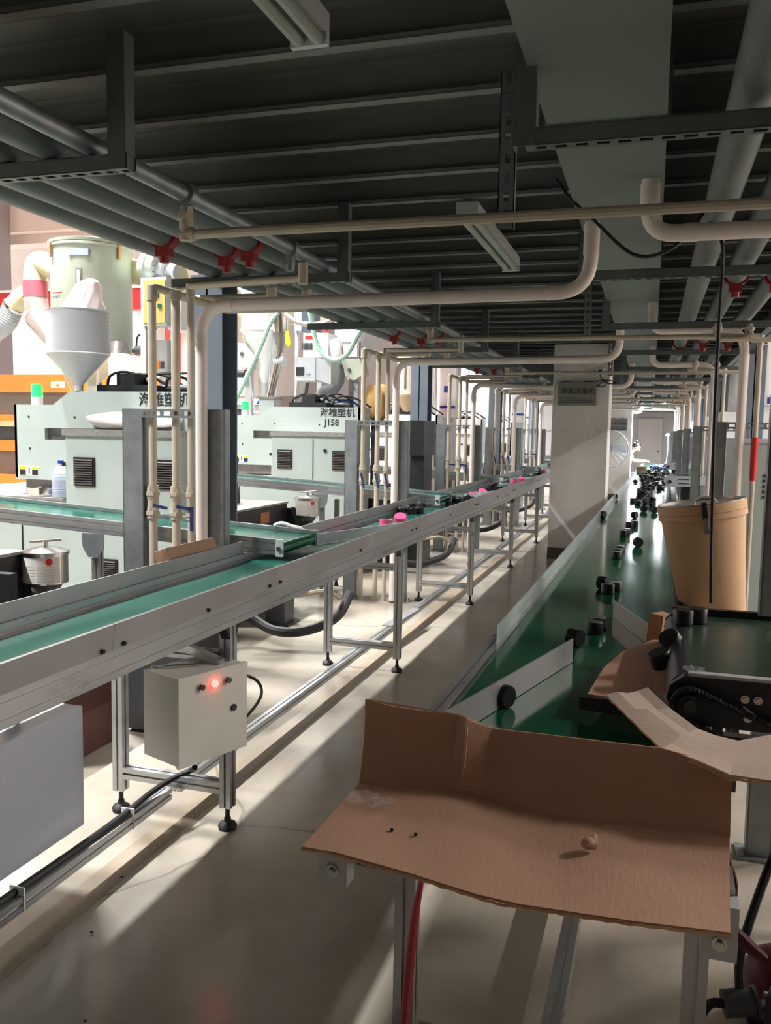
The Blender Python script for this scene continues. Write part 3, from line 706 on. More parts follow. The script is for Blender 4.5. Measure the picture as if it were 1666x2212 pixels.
# caps on belt B
CR,CH=.031,.045
cb0=MB().lathe((0,0,0),[(.0001,0),(CR*.9,0),(CR,.003),(CR,CH-.004),(CR*.93,CH),(.0001,CH)],28).build('moulded_cup',BLACK,None,off=(0,0,0))
ZB=zt-.006
near=[(-.352,2.235,'side','largest black cap, lying on its side against the near metal plate'),
(-.225,2.98,'side','black cap on its side just past the tip of the near plate'),
(-.172,3.20,'up','black cap standing in front of the pair by the right plate'),
(-.163,3.285,'up2','upper black cap of the pair near the right plate'),
(-.192,4.15,'side','black cap on its side in the middle cluster on the belt'),
(-.165,4.05,'up','front black cap of the middle cluster'),
(-.135,4.12,'up','right black cap of the middle cluster'),
(-.172,5.22,'up','front black cap of the short row on the left of the belt'),
(-.168,5.34,'up','middle black cap of the short row on the left of the belt'),
(-.160,5.50,'up','rear black cap of the short row on the left of the belt'),
(-.067,5.86,'side2','single black cap lying on its side right of the short row'),
(-.168,6.42,'up','left black cap of the four in the belt middle'),
(-.152,6.53,'up','second of the four black caps in the belt middle'),
(-.142,7.05,'up','third of the four black caps in the belt middle'),
(-.110,7.2,'up','rear of the four black caps in the belt middle'),
(-.12,7.85,'side','black cap on its side left of the bright reflection'),
(-.055,8.6,'side2','left of the two black caps in the bright reflection'),
(.045,8.5,'side2','right of the two black caps in the bright reflection'),
(-.385,7.75,'side','lone black cap against the left guard, nearer one'),
(-.38,10.1,'side','lone black cap against the left guard, farther one')]
def place_cap(o,x,y,md,a=0.):
    z=ZB
    if md=='side': o.rotation_euler=(PI/2,0,1.05+a); z=ZB+CR
    elif md=='side2': o.rotation_euler=(PI/2,0,.35+a); z=ZB+CR
    elif md=='up2': z=ZB+CH*.0; o.rotation_euler=(0,0,0)
    else: o.rotation_euler=(0,0,a)
    o.location=(x,y,z)
    if md=='side': 
        d=Vector((math.sin(1.05+a),-math.cos(1.05+a)))*CH/2; o.location.x-=d.x; o.location.y-=d.y
first=True
for x,y,md,l in near:
    o=cb0 if first else cb0.copy()
    if not first: COL.objects.link(o)
    place_cap(o,x,y,md,0 if not first else 0.); first=False
    tag(o,l,'cap','black caps on the green belt')
first=True
rr=random.Random(3)
heap=[]
for i in range(95):
    for tr in range(30):
        y=9.2+9.5*rr.random()**.9
        w_=.05+.10*min(1,(y-9)/5)
        x=bt(.06,y-BY)[0]+rr.gauss(0,1)*w_*.8-.06
        if abs(x-bt(0,y-BY)[0])>hw-.04: continue
        if all((x-a)**2+(y-b)**2>.056**2 for a,b in heap): heap.append((x,y)); break
for i,(x,y) in enumerate(heap):
    o=cb0.copy(); COL.objects.link(o)
    place_cap(o,x,y,rr.choice(['side','side2','up','side2']),rr.random()*3)
    tag(o,'black cap in the crowd of caps farther down the green belt','cap','crowd of black caps far down the green belt')
# ================================================================ CARDBOARD FLAP over the end
t=thing('cardboard_flap','big creased brown cardboard sheet folded over the near end of the green belt','cardboard',(-.19,1.45,.79))
cols=[0,.09,.18,.27,.30,.36,.45,.55,.63,.72,.82,.91,1.0]
def lerp(a,b,t): return tuple(a[i]*(1-t)+b[i]*t for i in range(3))
def pick(keys,u):
    for (u0,p0),(u1,p1) in zip(keys[:-1],keys[1:]):
        if u<=u1+1e-6: return lerp(p0,p1,(u-u0)/(u1-u0))
front=[(0,(-.53,1.275,.800)),(.06,(-.49,1.272,.804)),(.3,(-.33,1.255,.797)),(.5,(-.19,1.222,.797)),(.8,(.0,1.222,.803)),(1,(.136,1.237,.803))]
fold=[(0,(-.524,1.552,.800)),(.27,(-.345,1.572,.800)),(.36,(-.285,1.572,.797)),(.55,(-.14,1.548,.79)),(.75,(-.02,1.540,.80)),(1,(.161,1.558,.800))]
top=[(0,(-.530,1.60,.958)),(.27,(-.341,1.615,.943)),(.30,(-.322,1.60,.943)),(.36,(-.277,1.63,.918)),(.55,(-.145,1.625,.920)),(.82,(.042,1.61,.926)),(.91,(.10,1.605,.918)),(1,(.162,1.60,.905))]
rows=[]
for v in (0,.15,.35,.5,.7,.88,1.):
    rows.append([tuple(Vector(lerp(pick(front,u),pick(fold,u),v))+Vector((0,0,.004*math.sin(17*u+3*v)*v*(1-v)*4-.004*math.sin(v*PI)))) for u in cols])
m=MB().sheet(rows[::-1],.0045); m.build('bottom_panel',CARD,t,ang=12)
rows=[]
for v in (0,.12,.3,.55,.8,1.):
    rw=[]
    for u in cols:
        p=Vector(lerp(pick(fold,u),pick(top,u),v)); p.y+=.006*math.sin(23*u+2)*v+(.012*(1-v)*v*4 if u<.27 else -.008*(1-v)*v*4 if .36<u<.6 else 0); rw.append(tuple(p))
    rows.append(rw)
m=MB().sheet(rows[::-1],.0045); m.build('upright_panel',CARD,t,ang=12)
m=MB().tube([Vector(pick(top,u))+Vector((0,.002,.0005)) for u in [i/40 for i in range(41)]],.0026,n=5); m.build('cut_edge',CARDE,t)
m=MB().tube([Vector(pick(front,u/60))+Vector((0,-.001,.001*math.sin(u*2.2))) for u in range(61)],.0026,n=5); m.build('cut_edge',CARDE,t)
t['label']='big creased brown cardboard sheet folded over the near end of the green belt'
# crease line ridges
m=MB()
m.tube(smooth([(-.344,1.568,.803),(-.331,1.575,.818),(-.318,1.572,.86),(-.317,1.59,.93)],4),.0016,n=4)
m.tube(smooth([(-.345,1.566,.803),(-.31,1.57,.802),(-.25,1.565,.797),(-.2,1.56,.795),(-.165,1.557,.806),(-.135,1.56,.84),(-.115,1.565,.862)],4),.0016,n=4)
m.build('crease',CARD,t)
# small things on it
rr=random.Random(5)
m=MB(); 
def crumple(c,r,seed,n=3,flat=.7):
    bm=bmesh.new(); bmesh.ops.create_icosphere(bm,subdivisions=n,radius=r); q=random.Random(seed)
    dirs=[(Vector((q.gauss(0,1),q.gauss(0,1),q.gauss(0,1))).normalized(),q.uniform(.3,.9)) for _ in range(14)]
    for v in bm.verts:
        d=v.co.normalized(); s=1
        for a,b in dirs: s=min(s,b/max(.2,d.dot(a)) if d.dot(a)>.2 else 9)
        v.co=d*r*max(.5,min(1.25,s)); v.co.z*=flat
    vs=[tuple(Vector(c)+v.co) for v in bm.verts]; fs=[tuple(v.index for v in f.verts) for f in bm.faces]; bm.free()
    return vs,fs
v_,f_=crumple((-.072,1.425,.815),.024,4,3,.85)
tag(MB().add(v_,f_).build('crumpled_paper',CARD,ang=10),'small crumpled ball of brown paper on the cardboard sheet','paper')
def film(c,sx,sy,seed,h=.012,rot=0.):
    q=random.Random(seed); rows=[]
    for i in range(7):
        rw=[]
        for j in range(9):
            a=(j/8-.5)*sx*(1-.4*abs(i/6-.5)); b=(i/6-.5)*sy; x=a*math.cos(rot)-b*math.sin(rot); y=a*math.sin(rot)+b*math.cos(rot)
            rw.append((c[0]+x+q.uniform(-.003,.003),c[1]+y+q.uniform(-.003,.003),c[2]+.002+h*q.random()))
        rows.append(rw)
    return MB().sheet(rows,.0006)
tag(film((-.475,1.47,.803),.09,.055,3,.014,-.3).build('plastic_wrap',CLEAR,ang=5),'crinkled clear plastic wrap at the left side of the cardboard sheet','plastic film')
for i,(x,y) in enumerate(((-.407,1.39),(-.363,1.388))):
    tag(MB().lathe((x,y,.799),[(.0001,0),(.003,0),(.003,.004),(.0001,.005)],8).build('black_pellet',BLACK),('left' if i==0 else 'right')+' of the two tiny black pellets on the cardboard sheet','pellet')
# ================================================================ white-faced carton strip at right
t=thing('carton_strip','torn white faced cardboard strip bent over the right side of the belt end','cardboard',(.1,1.7,.9))
A=[(-.071,1.942,.915),(-.03,1.83,.917),(.043,1.626,.92),(.100,1.592,.915),(.156,1.563,.905),(.223,1.570,.905),(.33,1.58,.91)]
B=[(.016,1.985,.925),(.06,1.87,.922),(.112,1.775,.918),(.145,1.755,.915),(.185,1.735,.912),(.25,1.78,.915),(.36,1.80,.918)]
rows=[[lerp(a,b,v) for a,b in zip(A,B)] for v in (0,.25,.5,.75,1)]
for i,r in enumerate(rows):
    for j,p in enumerate(r): r[j]=(p[0],p[1],p[2]+.004*math.sin(5*j+i*2))
MB().sheet(rows[::-1],.0045).build('strip_panel',CARDW,t,ang=10)
ed=[Vector(lerp(A[min(i//8,5)],A[min(i//8,5)+1],(i%8)/8))+Vector((0,-.001,.0012*math.sin(i*1.9))) for i in range(48)]
MB().tube(ed,.0026,n=5).build('torn_edge',CARDE,t)
# brown chute board under the small conveyor
t=thing('chute_board','brown cardboard chute under the discharge end of the black conveyor','cardboard',(0,2.5,.80))
A=[(-.131,2.24,.822),(-.103,2.478,.832),(-.057,2.648,.842),(.03,2.804,.85)]
B=[(.14,2.16,.835),(.14,2.40,.845),(.14,2.62,.852),(.14,2.80,.858)]
rows=[[lerp(a,b,v) for a,b in zip(A,B)] for v in (0,.3,.6,1)]
MB().sheet(rows,.005).build('board',CARD,t,ang=10)
MB().sheet([[(-.15,2.228,.822),(0,2.20,.829),(.14,2.155,.835)],[(-.15,2.225,.79),(0,2.195,.79),(.14,2.15,.79)]],.004).build('front_lip',BLACKM,t)
MB().box(.04,2.75,.778,.06,2.77,.848).box(.04,2.25,.778,.06,2.27,.83).build('support',BLACKM,t)
t=thing('cardboard_block','light brown folded carton piece standing by the black conveyor roller','cardboard',(.05,3.0,.78))
MB().sheet([[(.020,2.985,.905),(.058,2.955,.903)],[(.012,2.975,.79),(.05,2.945,.785)]],.004).build('front_face',M('orange brown carton','b07a4c',.8,0,.06,3,.1,100),t)
MB().sheet([[(.058,2.955,.903),(.10,3.03,.895)],[(.05,2.945,.785),(.10,3.03,.785)]],.004).build('side_face',CARD,t)
MB().sheet([[(.020,2.985,.905),(.058,2.955,.903)],[(.062,3.05,.90),(.10,3.03,.895)]],.003).build('top_face',CARD,t)
# ================================================================ CONVEYOR C (black, small, at right)
t=thing('black_conveyor','short black framed conveyor with dark green belt entering at the right','conveyor',(.7,2.4,.9))
zc=.95; yn,yf=2.04,2.80; xr=.104
MB().box(xr,yn+.03,zc-.01,2.2,yf-.03,zc).box(xr,yn+.03,zc-.085,2.2,yf-.03,zc-.078).build('belt',M('dark olive green belt','2f4436',.25,0,.1,3,spec=.5,rvar=.06),t)
MB().cyl((xr,yn+.03,zc-.042),(xr,yf-.03,zc-.042),.043,n=24).build('end_roller',BLACKM,t)
m=MB().prism([(2.2,zc+.004),(xr-.01,zc+.004),(xr-.04,zc-.02),(xr-.046,zc-.05),(xr-.03,zc-.085),(xr+.02,zc-.108),(2.2,zc-.108)],'xz',yn-.006,yn+.02)
sp=m.build('side_plate',BLACKM,t)
MB().prism([(2.2,zc+.012),(xr-.01,zc+.012),(xr-.04,zc-.02),(xr-.03,zc-.085),(2.2,zc-.10)],'xz',yf-.02,yf).build('side_plate',BLACKM,t)
MB().box(xr,yn-.004,zc+.004,2.2,yn+.02,zc+.012).build('edge_trim',GREYP,t)
MB().box(xr-.02,yf-.022,zc+.012,.33,yf+.002,zc+.02).build('edge_rod',RUB,t)
for x,z in ((.225,zc-.035),(.252,zc-.035),(.292,zc-.036),(.233,zc-.078),(.287,zc-.08),(.40,zc-.036),(.45,zc-.08)):
    MB().cyl((x,yn-.012,z),(x,yn-.006,z),.0095,n=16).cyl((x,yn-.017,z),(x,yn-.012,z),.006,n=6).build('bolt',STEEL,sp)
MB().beam((.222,yn-.009,zc-.052),(.272,yn-.009,zc-.088),.004,.004,(0,1,0)).build('scale_mark',GREYP,sp)
# pulley with drive chain
px,py,pz=.108,yn-.03,zc-.055
MB().cyl((px,py-.012,pz),(px,py+.02,pz),.026,n=24).build('sprocket',BLACKM,t)
MB().cyl((px,py-.02,pz),(px,py-.012,pz),.013,n=16).build('shaft_end',DGREY,t)
ch=[]
for i in range(13): a=PI*.36+i*(PI*1.07)/12; ch.append((px+.036*math.cos(a),py,pz+.036*math.sin(a)))
q0=Vector((.44,py,.74)); dirv=(q0-Vector((px,py,pz))).normalized()
ch=[(.46,py,.795)]+ch+[(.43,py,.71)]
MB().tube(ch,.0075,n=6).build('drive_chain',M('greasy chain','2b2c2d',.45,.5,.4,90,.6,160),t)
for x in (.62,1.6):
    for y in (yn+.04,yf-.04): MB().slot((x,y,0),(x,y,zc-.108),.045,.045,up=(0,1,0)).build('leg',ALU,t)
MB().beam((.235,2.7,.84),(.225,2.7,.60),.03,.03).box(.21,2.68,.58,.64,2.72,.61).build('brace',BLACKM,t)
# wrap on it
tag(film((.115,2.06,.96),.05,.03,9,.012,.4).build('plastic_wrap',CLEAR,ang=5),'scrap of clear plastic film on the black conveyor corner','plastic film')
tag(film((.03,2.2,.836),.10,.05,12,.02,.2).build('plastic_wrap',CLEAR,ang=5),'clear plastic film lying on the brown cardboard chute','plastic film')
# caps tumbling off the roller
for i,(x,y,z,a,l) in enumerate(((.085,2.45,.925,.9,'middle of the black caps tumbling off the black conveyor'),(.055,2.33,.895,.4,'lowest of the black caps tumbling off the black conveyor'),(.11,2.62,.952,0.,'uppermost of the black caps tumbling off the black conveyor'),(.15,2.66,.952,.0,'black cap still lying on the black conveyor belt'))):
    o=cb0.copy(); COL.objects.link(o); o.location=(x,y,z); o.rotation_euler=(0,-a*.9,a); o.scale=(.95,)*3
    tag(o,l,'cap','black caps at the black conveyor roller')
# ================================================================ drum
t=thing('fibre_drum','tapered kraft fibre drum with metal lid and latch standing behind the black conveyor','drum',(.235,3.9,.70))
c=(.272,3.93,.70)
MB().lathe(c,[(.0001,0),(.125,0),(.13,.01),(.172,.44),(.176,.46),(.0001,.46)],40).build('body',KRAFT,t)
MB().lathe(c,[(.178,.455),(.1835,.455),(.1835,.475),(.180,.478),(.1835,.481),(.1835,.515),(.176,.52)],40).build('rim_band',KRAFT,t)
MB().lathe(c,[(.0001,.512),(.170,.512),(.172,.522),(.180,.522),(.180,.508)],40).build('lid',M('grey metal lid','a09a97',.35,.5,.06,4),t)
hb=MB().tube(smooth([(c[0]-.03,c[1]-.10,c[2]+.515),(c[0]-.028,c[1]-.10,c[2]+.54),(c[0]+.02,c[1]-.10,c[2]+.548),(c[0]+.05,c[1]-.12,c[2]+.53),(c[0]+.055,c[1]-.12,c[2]+.515)],4),.005,n=8); hb.build('carry_handle',WPLAS,t)
lt=MB().box(c[0]-.008,c[1]-.192,c[2]+.46,c[0]+.012,c[1]-.184,c[2]+.53).build('latch',BLACKM,t)
MB().box(c[0]-.006,c[1]-.196,c[2]+.40,c[0]+.01,c[1]-.176,c[2]+.465).cyl((c[0]+.002,c[1]-.198,c[2]+.41),(c[0]+.002,c[1]-.17,c[2]+.41),.011,n=12).build('latch_hook',STEEL,lt)
dr_root=t
t=thing('drum_stand','dark steel stand under the fibre drum','stand',(.27,3.93,0))
MB().box(.13,3.79,.68,.41,4.07,.70).build('top_plate',BLACKM,t)
for sx in (-1,1):
    for sy in (-1,1): MB().box(.27+sx*.12-.015,3.93+sy*.12-.015,0,.27+sx*.12+.015,3.93+sy*.12+.015,.68).build('leg',BLACKM,t)
dr_root.rotation_euler=(0,-.15,0); dr_root.location.z+=.0; dr_root.location.x=.255
# hanging black cable
cab=smooth([(-.42,3.62,2.53),(-.34,3.45,2.40),(-.25,3.35,2.30),(-.10,3.3,2.155),(.02,3.3,2.16),(.10,3.34,2.24),(.16,3.4,2.33),(.17,3.36,2.22),(.206,3.3,2.17),(.208,3.3,1.9),(.210,3.3,1.57),(.222,3.28,1.1),(.230,3.27,.90)],5)
tag(MB().tube(cab,.0065,n=6).build('power_cable',RUB),'black cable looping under the duct then hanging down in front of the drum','cable')
# ================================================================ bottom right plug and motor
t=thing('pump_motor','dark red and black motor on the floor at the bottom right corner','motor',(.40,2.25,0))
MB().lathe((.375,2.30,.02),[(.0001,0),(.085,0),(.09,.02),(.09,.10),(.075,.14),(.04,.165),(.0001,.17)],24).build('motor_cover',M('dark red paint','5d1f22',.4,0,.08,6),t)
MB().cyl((.33,2.14,.13),(.44,2.10,.13),.05,.05,n=18).build('motor_body',DGREY,t)
MB().cyl((.33,2.14,.13),(.318,2.144,.13),.035,n=14).build('shaft_end',STEEL,t)
MB().box(.30,2.08,0,.48,2.4,.02).build('base_plate',BLACKM,t)
t=thing('power_plug','large grey industrial plug with black cord on the floor at lower right','plug',(.255,2.1,.1))
MB().cyl((.225,2.105,.14),(.292,2.12,.15),.032,n=16).cyl((.292,2.12,.15),(.30,2.122,.151),.036,n=16).build('plug_body',DGREY,t)
MB().tube(smooth([(.225,2.105,.14),(.19,2.10,.13),(.15,2.06,.06),(.13,1.98,.012),(.15,1.8,.01)],5),.011,n=8).build('cord',RUB,t)
MB().tube(smooth([(.262,2.125,.17),(.262,2.15,.24),(.29,2.2,.33),(.35,2.3,.45),(.42,2.34,.55),(.60,2.2,.66)],5),.011,n=8).build('cord',RUB,t)
tag(MB().tube(smooth([(.155,1.51,.785),(.170,1.51,.74),(.166,1.50,.68),(.185,1.49,.655),(.22,1.48,.635)],4),[.004]*9+[.008,.010,.011,.012,.012,.010,.009,.007][:8],n=6).build('red_rag',M('dark maroon cloth','481a1e',.8)),'dark maroon rag tied at the right end of the green belt','rag')
tag(MB().tube(smooth([(-.468,1.83,.70),(-.458,1.80,.6),(-.454,1.80,.5),(-.468,1.80,.40),(-.480,1.80,.25),(-.488,1.80,.12),(-.49,1.80,.02)],5),[.003,.003,.003,.004,.004,.004,.004,.004,.004,.004,.005,.006,.007,.008,.009,.010,.010,.011,.011,.011,.011,.011,.010,.010,.010,.009,.009,.009,.009,.008,.008][:31],n=6).build('red_ribbon',M('pink red ribbon','b5434c',.5)),'thin red plastic ribbon hanging down the near left leg of the green belt','ribbon')
# ================================================================ control box on conveyor A
t=thing('control_box','beige control box with three push buttons under the left conveyor','control box',(-1.53,2.6,.34))
a=Vector((-1.487,2.49,0)); b=Vector((-1.378,2.767,0)); c_=Vector((-1.6835,2.567,0))
u=(b-a).normalized(); v=Vector((-u.y,u.x,0)); L1=(b-a).length; L2=.197
cen=a+u*L1/2+v*(L2/2+.006)
MB().obb(cen+Vector((0,0,.4975)),u*L1/2,v*(L2/2-.006),(0,0,.153)).build('casing',BOXP,t)
dd=u*(L1/2+.004)
MB().obb(a+u*L1/2+v*.004+Vector((0,0,.497)),dd,v*.007,(0,0,.158)).build('door',BOXP,t)
door=[o for o in t.children if o.name.startswith('door')][-1]
MB().obb(a+u*L1/2+v*.0125+Vector((0,0,.4975)),u*(L1/2-.002),v*.002,(0,0,.154)).build('seal',RUB,t)
nrm=-v
for s,mt,mt2,l in ((.30,REDB,STEEL,'dark red push button'),(.50,REDL,REDL,'lit red push button'),(.70,GRNB,STEEL,'green push button')):
    p=a+u*L1*s+Vector((0,0,.608))+nrm*.003
    q=MB().cyl(p,p+nrm*.008,.0135,n=20).build('push_button',mt2,door); q['label']=l
    MB().cyl(p+nrm*.008,p+nrm*.014,.0105,n=18).build('button_lens',mt,q)
p=a+u*L1*.80+Vector((0,0,.50))+nrm*.003
MB().cyl(p,p+nrm*.005,.0125,n=20).build('door_lock',BLACK,door)
MB().tube(smooth([(-1.66,2.60,.652),(-1.60,2.60,.66),(-1.50,2.68,.658)],4),.005,n=6).build('mounting_bar',STEEL,t)
MB().beam((-1.62,2.74,.70),(-1.45,2.72,.655),.03,.03).beam((-1.60,2.70,.56),(-1.50,2.78,.56),.03,.03).build('mounting_bracket',ALU,t)
MB().tube(smooth([(-1.40,2.74,.62),(-1.37,2.85,.56),(-1.42,2.98,.45),(-1.55,3.06,.30),(-1.68,3.08,.16)],5),.006,n=6).build('cord',RUB,t)
MB().tube(smooth([(-1.50,2.62,.345),(-1.46,2.68,.325),(-1.43,2.78,.33),(-1.425,2.80,.36)],5),.008,n=8).build('cord',RUB,t)
# grey box on floor left
t=thing('grey_cabinet','blue grey sheet metal box hung under the left conveyor at the photo edge','cabinet',(-1.84,1.6,.18))
MB().bbox(-1.935,.6,.182,-1.745,2.325,.583,.004).build('body',SSBOX,t)
for y in (.9,2.1): MB().box(-1.86,y,.583,-1.83,y+.03,.80).build('hanger',GALV,t)
# clear wrap: none
# black bin / boxes under conveyor
t=thing('storage_box','dark brown carton on the floor under the left conveyor','box',(-2.6,3.3,0))
MB().box(-2.72,3.05,0,-2.40,3.45,.32).build('carton_body',M('dark brown carton','4a2d24',.8,0,.1,4),t)
MB().box(-2.72,3.05,.32,-2.56,3.45,.324).box(-2.555,3.05,.32,-2.40,3.45,.323).build('carton_flap',M('dark brown carton flap','573629',.8,0,.1,4),t)
t=thing('grey_unit','small dark grey steel unit on the floor behind the beige control box','cabinet',(-2.4,3.7,0))
MB().box(-2.42,3.55,.02,-2.05,3.75,.55).build('body',DGREY,t); MB().box(-2.40,3.57,0,-2.07,3.73,.02).build('plinth',BLACKM,t)
# ================================================================ INJECTION MACHINES (left hall)
def louvre(mb_f,mb_s,x0,x1,z0,z1,y):
    mb_f.box(x0,y-.012,z0,x1,y-.001,z1)
    n=11; h=(z1-z0-.02)/n
    for i in range(n):
        z=z0+.01+h*i; mb_s.add([(x0+.01,y-.014,z),(x1-.01,y-.014,z),(x1-.01,y-.024,z+h*.25),(x0+.01,y-.024,z+h*.25),(x0+.01,y-.014,z+h*.7),(x1-.01,y-.014,z+h*.7)],[(0,1,2,3),(3,2,5,4)])
VENT=M('brown grey vent grille','4d4743',.5,.1,.1,9)
SLOTM=M('mottled grey metal','8b8784',.4,.5,.3,9)
def machine(k,paint,lab,txt1,txt2,cab=True,first=False):
    Y=3.33*k
    t=thing('injection_moulding_machine',lab,'machine',(-3.8,5.2+Y,0))
    # left low base with chequer plate top, right tall cabinet
    MB().box(-5.2,4.98+Y,.02,-3.96,6.4+Y,.985).box(-3.96,4.98+Y,.02,-3.84,5.6+Y,.985).build('base_cabinet',paint,t)
    m=MB()
    for x in (-5.0,-4.6,-4.22): m.box(x,4.972+Y,.06,x+.006,4.98+Y,.93)
    m.build('panel_joint',RUB,t)
    MB().box(-5.2,4.93+Y,.985,-3.84,6.4+Y,1.0).build('step_plate',CHECKER,t)
    cb=MB().bbox(-3.83,4.95+Y,.02,-2.94,5.55+Y,1.43,.006).build('electric_cabinet',paint,t)
    MB().box(-3.84,4.93+Y,1.43,-2.93,5.56+Y,1.475).build('cabinet_top',CHECKER,cb)
    MB().box(-3.36,4.946+Y,.05,-3.352,4.95+Y,1.40).build('door_gap',RUB,cb)
    for x0 in (-3.755,-3.14):
        a=MB(); b=MB(); louvre(a,b,x0,x0+.165,1.09,1.285,4.95+Y); g=a.build('vent_grille',RUB,cb); b.build('vent_slat',VENT,cb)
    MB().box(-3.842,4.93+Y,1.22,-3.826,4.95+Y,1.25).cyl((-3.22,4.945+Y,1.285),(-3.22,4.935+Y,1.285),.018,n=12).build('latch',BLACKM,cb)
    a=MB(); b=MB(); louvre(a,b,-3.62,-3.42,.42,.6,4.95+Y); a.build('vent_grille',RUB,cb); b.build('vent_slat',VENT,cb)
    # upper housing plate with cut out
    z0,z1,z2=1.11,1.64,1.735
    yl=5.10+Y
    P_=[(-4.37,z0+.02),(-4.35,z0),(-2.90,z0),(-2.90,z2),(-3.90,z2),(-4.04,z1),(-4.37,z1)]
    m=MB()
    # built as strips around the slot (-4.11..-3.42, 1.395..1.478)
    m.prism([(-4.37,z0+.02),(-4.35,z0),(-4.112,z0),(-4.112,z1),(-4.37,z1)],'xz',yl,yl+.03)
    m.prism([(-4.112,z0),(-2.90,z0),(-2.90,1.395),(-4.112,1.395)],'xz',yl,yl+.03)
    m.prism([(-4.112,1.478),(-2.90,1.478),(-2.90,z2),(-3.90,z2),(-4.04,z1),(-4.112,z1)],'xz',yl,yl+.03)
    m.box(-3.42,yl,1.395,-2.90,yl+.03,1.478)
    m.box(-4.37,yl,z0,-4.35,yl+.34,z1).box(-2.92,yl,z0,-2.90,yl+.34,z2)
    hs=m.build('guard_housing',paint,t)
    MB().box(-4.33,yl+.06,z0-.1,-2.94,yl+.33,z1-.02).build('slot_liner',SLOTM,t)
    q=MB()
    for x,z in ((-4.245,1.555),(-3.86,1.555),(-4.24,1.33),(-3.35,1.55),(-3.88,1.32)): q.cyl((x,yl-.004,z),(x,yl,z),.008,n=8)
    q.build('screw_hole',PRINT,hs)
    if txt1: text(txt1,.098,PRINT,hs,(-3.345,yl-.001,1.645),bold=.002)
    if txt2: text(txt2,.092,PRINT,hs,(-3.29,yl-.001,1.545),bold=.002)
    st=MB().box(-4.335,yl-.002,1.135,-4.17,yl,1.205).build('warning_label',LABELW,hs)
    MB().box(-4.33,yl-.003,1.18,-4.28,yl-.0021,1.2).box(-4.225,yl-.003,1.18,-4.175,yl-.0021,1.2).build('label_print',YELL,st)
    MB().box(-4.33,yl-.003,1.14,-4.28,yl-.0021,1.178).box(-4.225,yl-.003,1.14,-4.175,yl-.0021,1.178).box(-4.255,yl-.003,1.15,-4.245,yl-.0021,1.195).build('label_print',PRINT,st)
    # beacon
    if k<3:
        bc=MB().cyl((-4.27,yl+.12,z1),(-4.27,yl+.12,z1+.06),.04,n=16).build('beacon_foot',WHITEP,t)
        MB().cyl((-4.27,yl+.12,z1+.06),(-4.27,yl+.12,z1+.15),.042,.036,n=16).build('beacon_lens',GRNL,bc)
    # hydraulic block and hoses on top
    rr=random.Random(k)
    hb=MB().box(-3.72,yl+.06,z2-.12,-3.3,yl+.33,z2+.05).box(-3.6,yl+.12,z2+.05,-3.45,yl+.27,z2+.13).cyl((-3.36,yl+.3,z2+.03),(-3.12,yl+.3,z2+.03),.035,n=12).cyl((-3.52,yl+.26,z2+.08),(-3.40,yl+.26,z2+.08),.03,n=10).build('hydraulic_block',BLACKM,t)
    for i in range(5):
        x=-3.8+.12*i; MB().tube(smooth([(x,yl+.3,z2-.02),(x+.06,yl+.25,z2+.1+.03*rr.random()),(x+.22,yl+.3,z2+.12+.03*rr.random()),(x+.42,yl+.38,z2+.01)],4),.011,n=6).build('hose',RUB,hb)
    # dark clamp base toward the aisle
    MB().box(-3.95,5.75+Y,.06,-2.96,6.72+Y,.87).build('clamp_base',BLACKM,t)
    MB().box(-3.96,5.74+Y,.87,-2.95,6.73+Y,.885).build('base_top_plate',CHECKER,t)
    MB().box(-3.9,5.8+Y,0,-3.0,6.66+Y,.06).build('base_foot',RUB,t)
    MB().box(-2.958,6.20+Y,.74,-2.955,6.36+Y,.83).build('notice_label',M('orange notice %d'%k,'a8694a',.5,0,.3,60),t)
    for x in (-3.60,-3.34):
        bl=MB().box(x-.09,6.30+Y,.885,x+.09,6.42+Y,.95).prism([(x-.085,.95),(x+.085,.95),(x+.05,1.13),(x-.05,1.13)],'xz',6.32+Y,6.42+Y).build('tie_bar_support',DGREY,t)
        MB().bbox(x-.07,6.28+Y,1.12,x+.07,6.44+Y,1.27,.02).build('tie_bar_head',DGREY,bl)
        MB().cyl((x+.012,6.275+Y,1.195),(x+.012,6.28+Y,1.195),.055,n=20).cyl((x+.012,6.27+Y,1.195),(x+.012,6.275+Y,1.195),.012,n=8).build('round_cover',BLACKM,bl)
    MB().tube(smooth([(-3.62,6.2+Y,1.3),(-3.50,6.2+Y,1.12),(-3.30,6.15+Y,1.0),(-3.2,6.05+Y,.85),(-3.18,6.0+Y,.55)],4),.011,n=6).build('hose',CABLE,t)
    return t
machine(0,MINT,'pale mint injection machine with white sack lying on its cabinet','海雄塑机','')
machine(1,MINT,'pale mint injection machine lettered J158 between the first two steel columns','海雄塑机','J158')
for k,tx in ((2,'570-2.0'),(3,''),(4,'')):
    t=machine(k,WHITEP,'%s white injection machine down the left hall'%('nearest','second','farthest')[k-2],'',tx)
# clamp base of the machine before the first (only its right end shows)
def base_only(Y,lab):
    t=thing('clamp_unit',lab,'machine',(-3.4,6.2+Y,0))
    MB().box(-3.95,5.3+Y,.06,-2.87,6.72+Y,.88).build('clamp_base',BLACKM,t)
    MB().box(-2.868,6.3+Y,.70,-2.865,6.4+Y,.80).build('notice_label',M('orange notice','a8694a',.5,0,.3,60),t)
    MB().box(-2.87,6.45+Y,.55,-2.72,6.50+Y,.83).build('pot_bracket',BLACKM,t)
    MB().box(-3.96,5.29+Y,.88,-2.86,6.73+Y,.895).build('base_top_plate',CHECKER,t)
    MB().box(-3.9,5.4+Y,0,-3.0,6.66+Y,.06).build('base_foot',RUB,t)
base_only(-3.33,'dark grey machine base with chequer plate top at the left edge')
